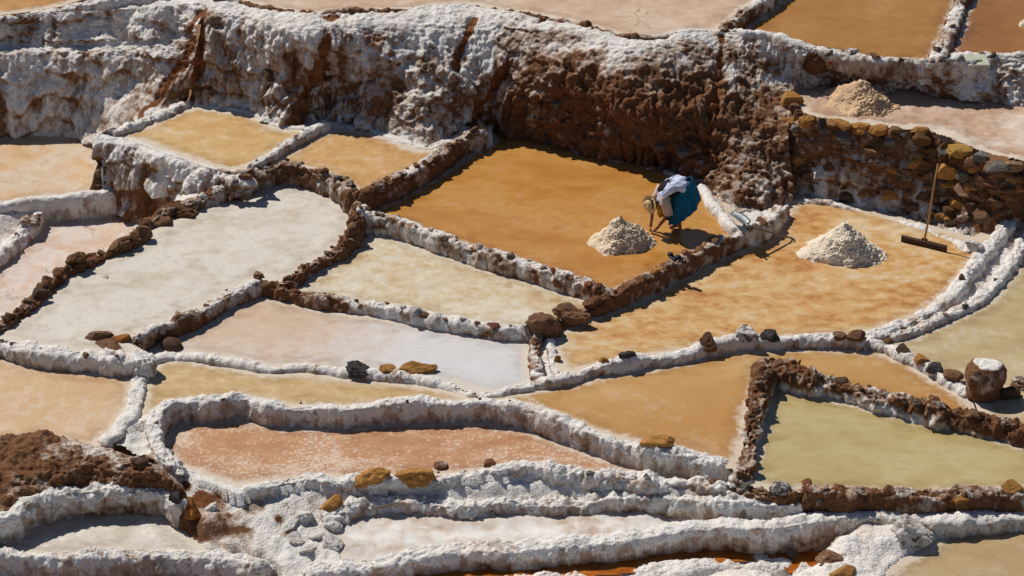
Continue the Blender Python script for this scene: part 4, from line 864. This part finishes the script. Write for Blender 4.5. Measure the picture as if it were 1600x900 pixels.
# ================================================================== salt heaps
def heap_mat(name, a, b_):
    m, t, b = mat_new(name); pos = world_pos(t)
    n1 = noise_node(t, pos, 22, 5, .65); n2 = noise_node(t, pos, 70, 4, .7)
    t.links.new(ramp(t, n1, [(.3, lin(a)), (.62, lin(b_))]), b.inputs['Base Color'])
    b.inputs['Roughness'].default_value = .85; b.inputs['Specular IOR Level'].default_value = .25
    t.links.new(bump(t, n2, .6, .02, bump(t, n1, .5, .03)), b.inputs['Normal'])
    return m
def heap(label, px, py, z, rad, h, mat, seed, rough=1.0):
    n, m = 300, 110; a = np.linspace(0, 2*np.pi, n, endpoint=False); rr = np.linspace(0, 1, m)**.8
    v = []
    for q in rr:
        ra = rad*q*(1 + .08*np.sin(2*a+seed) + .05*np.sin(3*a+seed*2))
        zz = h*max(0, 1.08*(np.sqrt((1-min(1, q*1.12))**2+.005)-.07)) + .02*(1-q)
        v.append(np.stack((ra*np.cos(a), ra*np.sin(a), np.full(n, zz)), 1))
    v = np.concatenate(v); v[:, 2] -= .0
    q = np.repeat(rr, n); up = np.array((0, -.25, .9)); radial = np.stack((np.cos(np.tile(a, m)), np.sin(np.tile(a, m)), np.full(n*m, .9)), 1)
    side = .35 + .65*sstep(-.3, .5, v[:, 0]/rad*.8 - v[:, 1]/rad*.4)        # freshly raked smooth on one side, crumbly on the other
    d = rough*(.08*fbm(v+seed, 2.6, 3, seed) + side*(.030*(.42-worley(v+seed, 15, seed)) + .035*(.42-worley(v+seed, 30, seed+1)) + .03*fbm(v+seed, 26, 2, 4)) + .03*fbm(v+seed, 7, 2, seed))
    v = v + radial*(d*np.clip((1.03-q)*6, 0, 1))[:, None]; v[:, 2] -= .015
    i = np.arange(n*m).reshape(m, n); j = np.roll(i, -1, 1)
    me = mesh_from('salt_heap', v, np.stack((i[:-1], i[1:], j[1:], j[:-1]), -1).reshape(-1, 4))
    o = obj('salt_heap', me, mat); o.location = P(px, py, z); tag(o, label, 'salt heap', 'raked heaps of salt', 'thing')
WHITE_HEAP = heap_mat('raked_salt', (222, 196, 160), (242, 224, 198))
heap('cream salt heap in front of the stooping person', 970, 379, Z['M'], .66, .56, WHITE_HEAP, 1)
heap('largest white salt heap in the pond with the rake', 1317, 396, Z['Rr'], .76, .66, heap_mat('white_raked_salt', (226, 208, 180), (244, 232, 214)), 2)
heap('sandy brown salt heap on the dusty terrace', 1345, 160, 1.14, .78, .44, heap_mat('sandy_salt', (200, 162, 124), (226, 196, 162)), 3)
heap('small pale salt heap cut by the right edge in the upper corner pond', 1612, 42, Z['W'], .30, .26, WHITE_HEAP, 4)

# ================================================================== tools and small things
def tube(pts, radii, n=12, cap=True):
    """rings along pts; radii: r or (r_side, r_up)"""
    pts = [Vector(p) for p in pts]; v, f = [], []
    prev = None
    for i, p in enumerate(pts):
        d = (pts[min(i+1, len(pts)-1)]-pts[max(i-1, 0)]).normalized()
        s_ = d.cross(Vector((0, 0, 1)))
        if s_.length < .2: s_ = prev if prev is not None else d.cross(Vector((0, 1, 0)))
        s_ = (s_ - d*s_.dot(d)).normalized(); prev = s_; u_ = s_.cross(d)
        r = radii[i] if isinstance(radii, (list, tuple)) else radii
        ra, rb = r if isinstance(r, tuple) else (r, r)
        for k in range(n):
            a = 2*math.pi*k/n; v.append(p + s_*ra*math.cos(a) + u_*rb*math.sin(a))
    for i in range(len(pts)-1):
        for k in range(n):
            a, b = i*n+k, i*n+(k+1) % n; f.append((a, b, b+n, a+n))
    if cap:
        f.append(tuple(range(n))[::-1]); f.append(tuple(range((len(pts)-1)*n, len(pts)*n)))
    return v, f
def build(name, shapes, mat, parent=None, smooth=True):
    V, F = [], []
    for v, f in shapes:
        o = len(V); V += [tuple(x) for x in v]; F += [tuple(i+o for i in q) for q in f]
    me = bpy.data.meshes.new(name); me.from_pydata(V, [], F); me.update()
    bm = bmesh.new(); bm.from_mesh(me); bmesh.ops.recalc_face_normals(bm, faces=bm.faces); bm.to_mesh(me); bm.free()
    if smooth: me.polygons.foreach_set('use_smooth', np.ones(len(me.polygons), bool))
    return obj(name, me, mat, parent)
def empty(name, loc, label, cat):
    o = bpy.data.objects.new(name, None); COL.objects.link(o); o.location = loc; o.empty_display_size = .1
    tag(o, label, cat, None, 'thing'); return o
def box(c, ax, ay, az):
    c, ax, ay, az = map(Vector, (c, ax, ay, az))
    v = [c+ax*i+ay*j+az*k for i in (-1, 1) for j in (-1, 1) for k in (-1, 1)]
    return v, [(0, 1, 3, 2), (4, 6, 7, 5), (0, 4, 5, 1), (2, 3, 7, 6), (0, 2, 6, 4), (1, 5, 7, 3)]
WOOD = plain('weathered_wood', (176, 134, 84), .8, .2, .3, 30); DARKWOOD = plain('wet_dark_wood', (72, 48, 34), .7, .3, .35, 20)
STEEL = plain('worn_steel', (120, 126, 128), .5, .4, .35, 25, .3, .5); BLACK = plain('black_rubber', (34, 36, 42), .5, .4, .4, 20)

b0 = P(1443, 385, Z['Rr']); rk = empty('salt_rake', b0, 'wide wooden rake leaning upright against the stone retaining wall', 'rake')
tl = Vector(P(1466, 256, 1.33))-Vector(b0)
build('handle', [tube([(0, 0, .07), tl*.35+Vector((.008, 0, 0)), tl*.7+Vector((-.005, 0, .0)), tl], [.021, .019, .018, .017], 10)], WOOD, rk)
hl = Vector(P(1408, 377, Z['Rr']))-Vector(b0); hr = Vector(P(1479, 394, Z['Rr']))-Vector(b0); hd = (hr-hl)/2
nrm = Vector((-hd.y, hd.x, 0)).normalized()
build('blade', [box((hl+hr)/2+Vector((0, 0, .055)), hd, nrm*.018+Vector((0, 0, .012)), Vector((0, 0, .06)))], DARKWOOD, rk, False)
build('bracket', [box(Vector((0, 0, .1))+nrm*.02, hd.normalized()*.05, nrm*.02, Vector((0, 0, .05)))], DARKWOOD, rk, False)

e0 = P(1239, 373, Z['Rr']+.03); sh = empty('shovel', e0, 'long handled metal shovel lying across the bank between the two orange ponds', 'shovel')
pS = Vector(P(1167, 352, .30))-Vector(e0); pT = Vector(P(1141, 334, .26))-Vector(e0)
d0 = pS.normalized()
build('handle', [tube([d0*.10, pS*.5, pS], [.019, .019, .021], 10)], plain('grey_wood', (128, 112, 96), .8, .2, .3, 30), sh)
sd_ = d0.cross(Vector((0, 0, 1))).normalized()
build('grip', [tube([sd_*-.06, sd_*.06], .016, 8), tube([d0*.10, sd_*.06], .012, 8), tube([d0*.10, sd_*-.06], .012, 8)], plain('dark_grip', (90, 84, 80), .6), sh)
bl = pT-pS; ln = bl.length; bd = bl.normalized(); bs = bd.cross(Vector((0, 0, 1))).normalized(); bu = bs.cross(bd)
V_, F_ = [], []
for i in range(9):
    t_ = i/8; hw = .115*(1 if t_ < .6 else math.cos((t_-.6)/.4*1.15))*(.75+.25*min(1, t_*5))
    for j in range(7):
        q = (j-3)/3; V_.append(pS+bd*(t_*ln)+bs*(q*hw)+bu*(.05*q*q+.03*math.sin(t_*3)))
for i in range(8):
    for j in range(6): a = i*7+j; F_.append((a, a+1, a+8, a+7))
blade = build('blade', [(V_, F_)], STEEL, sh); sm = blade.modifiers.new('thickness', 'SOLIDIFY'); sm.thickness = .005
build('socket', [tube([pS-bd*.10, pS+bd*.12], [.024, .016], 10)], STEEL, sh)

def sandal(px, py, yaw, label):
    o = empty('sandal', P(px, py, zd('d9', px, py)+.075), label, 'sandal'); o.rotation_euler = (.1, -.25, yaw)
    V_ = []; n = 20
    for zz in (0, .025):
        for k in range(n):
            a = 2*math.pi*k/n; x = .13*math.cos(a); V_.append((x, .047*math.sin(a)*(1+.25*math.cos(a)), zz+.015*(x/.13)**2))
    F_ = [tuple(range(n))[::-1], tuple(range(n, 2*n))]+[(k, (k+1) % n, n+(k+1) % n, n+k) for k in range(n)]
    build('sole', [(V_, F_)], BLACK, o)
    build('strap', [tube([(.05, -.05, .02), (.055, -.03, .06), (.055, .03, .06), (.05, .05, .02)], [(.03, .006)]*4, 8), tube([(-.07, -.04, .02), (-.09, -.02, .06), (-.09, .02, .06), (-.07, .04, .02)], [(.015, .005)]*4, 8)], BLACK, o)
sandal(1050, 403, 2.1, 'left one of two black sandals on the stone topped bank')
sandal(1063, 407, 2.4, 'right one of two black sandals on the stone topped bank')

gs = seat(1527, 100) + np.array((0, .05, .05))
V_, F_ = box((0, 0, 0), (.21, .01, 0), (-.02, .17, .045), (0, 0, .02))
o = build('stone_slab', [(V_, F_)], plain('pale_green_stone', (196, 200, 178), .8, .2, .12, 8), None, False); o.location = gs
bv = o.modifiers.new('worn_edge', 'BEVEL'); bv.width = .01; bv.segments = 2
tag(o, 'thin pale green slab on the white bank at upper right', 'slab', None, 'thing')
pp_ = P(1601, 262, 1.05); o = build('wooden_post', [tube([(0, 0, -.1), (.005, 0, .3), (0, .01, .62)], [.035, .033, .03], 10)], BLACK); o.location = pp_
tag(o, 'dark upright post cut by the right edge beside the terrace', 'post', None, 'thing')

# ================================================================== the person
def person():
    org = Vector(P(1057, 361, 0))
    J = dict(pelvis=(.08, 0, .85), waist=(-.04, 0, .88), chest=(-.22, 0, .83), neck=(-.36, 0, .70), headb=(-.43, -.01, .60), headt=(-.50, -.03, .50),
             shF=(-.29, .15, .78), elF=(-.43, .12, .44), wrF=(-.46, .05, .13), hdF=(-.47, .03, .05),
             shN=(-.27, -.16, .76), elN=(-.17, -.21, .44), wrN=(-.36, -.14, .13), hdN=(-.42, -.12, .06),
             hpF=(.08, .09, .80), knF=(-.03, .11, .44), anF=(.04, .10, .07), toF=(-.13, .11, .025),
             hpN=(.08, -.09, .80), knN=(-.01, -.11, .44), anN=(.06, -.10, .07), toN=(-.11, -.11, .025))
    rad = dict(pelvis=.13, waist=.12, chest=.125, neck=.05, headb=.075, headt=.08, shF=.06, elF=.04, wrF=.027, hdF=.032, shN=.06, elN=.04, wrN=.027, hdN=.032,
               hpF=.085, knF=.06, anF=.035, toF=.032, hpN=.085, knN=.06, anN=.035, toN=.032)
    E = [('pelvis', 'waist'), ('waist', 'chest'), ('chest', 'neck'), ('neck', 'headb'), ('headb', 'headt')]
    for s_ in 'FN': E += [('chest', 'sh'+s_), ('sh'+s_, 'el'+s_), ('el'+s_, 'wr'+s_), ('wr'+s_, 'hd'+s_), ('pelvis', 'hp'+s_), ('hp'+s_, 'kn'+s_), ('kn'+s_, 'an'+s_), ('an'+s_, 'to'+s_)]
    ks = list(J)
    def skin(vs_, es_, rs_, root=0):
        me = bpy.data.meshes.new('tmp'); me.from_pydata(vs_, es_, []); me.update()
        o = bpy.data.objects.new('tmp', me); COL.objects.link(o)
        md = o.modifiers.new('skin', 'SKIN'); md.use_smooth_shade = True
        for i, r_ in enumerate(rs_): me.skin_vertices[0].data[i].radius = r_ if isinstance(r_, tuple) else (r_, r_)
        me.skin_vertices[0].data[root].use_root = True
        ss = o.modifiers.new('sub', 'SUBSURF'); ss.levels = 2; ss.render_levels = 2
        dg = bpy.context.evaluated_depsgraph_get(); out = bpy.data.meshes.new_from_object(o.evaluated_get(dg))
        bpy.data.objects.remove(o); return out
    body = skin([J[k] for k in ks], [(ks.index(a), ks.index(b)) for a, b in E], [rad[k] for k in ks])
    bm = bmesh.new(); bm.from_mesh(body)
    def add_tube(pts, r_, n=8):
        v, f = tube(pts, r_, n); vv = [bm.verts.new(x) for x in v]
        for q in f: bm.faces.new([vv[i] for i in q])
    for s_, sg in (('F', 1), ('N', -1)):
        h = Vector(J['hd'+s_]); fw = (h-Vector(J['wr'+s_])).normalized(); sd2 = fw.cross(Vector((0, 1, 0))).normalized().cross(fw)
        for k, ln_ in enumerate((.055, .065, .06, .048)):
            b_ = h+sd2*((k-1.5)*.017)
            add_tube([b_, b_+fw*ln_*.55, b_+fw*ln_*.8+Vector((-.008, 0, -.02))], [.010, .009, .007])
        b_ = h-sd2*sg*.028-fw*.02; add_tube([b_, b_-sd2*sg*.02+fw*.02, b_-sd2*sg*.022+fw*.045], [.011, .010, .008])
    hc = (Vector(J['headb'])+Vector(J['headt']))/2; ax = (Vector(J['headt'])-Vector(J['headb'])).normalized()
    face = Vector((-.25, -.1, -.95)); face = (face-ax*face.dot(ax)).normalized()
    add_tube([hc+face*.07+ax*.01, hc+face*.105-ax*.02], [.010, .016])                      # nose
    lat = face.cross(ax).normalized()
    for q in (-1, 1):
        add_tube([hc+lat*q*.075-ax*.02, hc+lat*q*.095], [.024, .018])                      # ears
    bm.to_mesh(body); bm.free(); body.name = 'person'
    body.polygons.foreach_set('use_smooth', np.ones(len(body.polygons), bool))
    po = obj('person', body, plain('brown_skin', (150, 96, 70), .55, .35, .12, 12, .05)); po.location = org
    tag(po, 'person in straw hat, white shawl and teal skirt stooping barefoot over the orange pond', 'person', None, 'thing')
    # skirt with folds
    n, m = 72, 22; V_, F_ = [], []
    for i in range(m):
        t_ = i/(m-1); cx = .06+.06*t_; cz = .90-.52*t_; rx = .175+.10*t_**.7; ry = .19+.12*t_**.7; tilt = .95-.15*t_
        for k in range(n):
            a = 2*math.pi*k/n; fo = 1 + t_**.6*(.07*math.sin(9*a+1+1.2*t_)+.05*math.sin(16*a+2.3*t_)+.03*math.sin(5*a)); dx = rx*fo*math.cos(a)
            V_.append((cx+dx, ry*fo*math.sin(a), cz+tilt*dx + .015*t_*math.sin(9*a+2)))
    for i in range(m-1):
        for k in range(n): F_.append((i*n+k, i*n+(k+1) % n, (i+1)*n+(k+1) % n, (i+1)*n+k))
    sk = build('skirt', [(V_, F_)], plain('teal_cloth', (14, 96, 128), .8, .2, .25, 14, .3), po)
    sk.modifiers.new('thickness', 'SOLIDIFY').thickness = .008
    build('vest', [tube([(.12, 0, .86), (.0, 0, .885), (-.12, 0, .87), (-.24, 0, .81), (-.31, 0, .75)], [(.185, .16), (.195, .16), (.2, .16), (.195, .15), (.12, .10)], 24)], plain('black_cloth', (30, 26, 32), .85, .2, .3, 14, .3), po)
    SL = plain('pinkish_blouse', (206, 182, 168), .85, .2, .1, 14, .3)
    for s_ in 'FN':
        a_, b_, c_ = Vector(J['sh'+s_]), Vector(J['el'+s_]), Vector(J['wr'+s_])
        e_ = .22 if s_ == 'N' else .12
        build('sleeve', [tube([a_+(a_-b_)*.08, a_*.5+b_*.5, b_, b_*(1-e_)+c_*e_], [.095, .095, .086, .076], 16)], SL, po)
    # white shawl over the back
    top = catmull([(.19, .955), (.12, 1.035), (.0, 1.065), (-.13, 1.03), (-.24, .955), (-.33, .85), (-.37, .775)], 26); hw = catmull([.17, .215, .23, .235, .23, .19, .12], 26); dr = catmull([.10, .15, .17, .19, .20, .18, .12], 26)
    V_, F_ = [], []; m2 = 25
    for i in range(26):
        for j in range(m2):
            q = (j-(m2-1)/2)/((m2-1)/2); wob = .012*math.sin(i*.9+j*.7)+.010*math.sin(j*1.7-i*.5)
            V_.append((top[i][0]-.03*abs(q)**2+wob*.5, hw[i]*math.sin(q*math.pi/2*.98)*1.02, top[i][1]-dr[i]*abs(q)**2.4+wob*.8))
    for i in range(25):
        for j in range(m2-1): a = i*m2+j; F_.append((a, a+1, a+m2+1, a+m2))
    mt, t, b = mat_new('white_patterned_cloth'); tc = N(t, 'ShaderNodeTexCoord')
    wv = noise_node(t, tc.outputs['Object'], 11, 2, .5, 1.5)
    mp_ = N(t, 'ShaderNodeSeparateXYZ'); t.links.new(tc.outputs['Object'], mp_.inputs[0])
    fr = mrange(t, mp_.outputs['X'], -.20, .05, 1, .25)
    col = mix(t, math_n(t, 'MULTIPLY', mrange(t, wv, .57, .60), fr), lin((206, 214, 238)), lin((44, 52, 100)))
    t.links.new(col, b.inputs['Base Color']); b.inputs['Roughness'].default_value = .85
    shw = build('shawl', [(V_, F_)], mt, po); shw.modifiers.new('thickness', 'SOLIDIFY').thickness = .008
    build('yellow_cloth', [tube([(-.33, -.07, .55), (-.325, -.07, .46), (-.31, -.07, .37), (-.30, -.065, .31)], [(.025, .02), (.05, .035), (.055, .04), (.03, .02)], 14)], plain('yellow_cotton', (206, 150, 44), .8, .2, .2, 14, .3), po)
    # hair
    build('hair', [tube([hc-ax*.06-face*.03, hc-face*.05, hc+ax*.05-face*.035], [.06, .082, .07], 16), tube([hc-face*.05-ax*.05+lat*.05, hc-ax*.14+lat*.06-face*.02, hc-ax*.16+lat*.07+Vector((0, 0, -.12))], [.025, .02, .012], 10),
                   tube([hc-face*.05-ax*.05-lat*.05, hc-ax*.14-lat*.06-face*.02, hc-ax*.16-lat*.07+Vector((0, 0, -.12))], [.025, .02, .012], 10)], plain('black_hair', (24, 20, 20), .5, .4, .3, 20), po)
    # hat
    ha = Vector((-.74, -.60, .06)).normalized(); hs = ha.cross(Vector((0, 0, 1))).normalized(); hu = hs.cross(ha); c0 = hc+ha*.03
    def lathe(prof, n=36, wav=0.0):
        V2, F2 = [], []
        for r_, h_ in prof:
            for k in range(n):
                a = 2*math.pi*k/n; V2.append(c0+ha*(h_+wav*r_*r_*math.cos(2*a))+(hs*math.cos(a)+hu*math.sin(a))*r_)
        for i in range(len(prof)-1):
            for k in range(n): F2.append((i*n+k, i*n+(k+1) % n, (i+1)*n+(k+1) % n, (i+1)*n+k))
        return V2, F2
    ST = plain('straw', (214, 184, 132), .8, .25, .18, 40, .3)
    hat = build('hat', [lathe([(.085, .0), (.12, -.004), (.155, .0), (.172, .012), (.172, .017), (.155, .006), (.12, .004), (.098, .008), (.094, .05), (.086, .095), (.066, .118), (.035, .112), (.0, .105)], 36, .6)], ST, po)
    build('hat_band', [lathe([(.101, .012), (.098, .045)])], plain('dark_band', (48, 34, 34), .8), hat)
person()
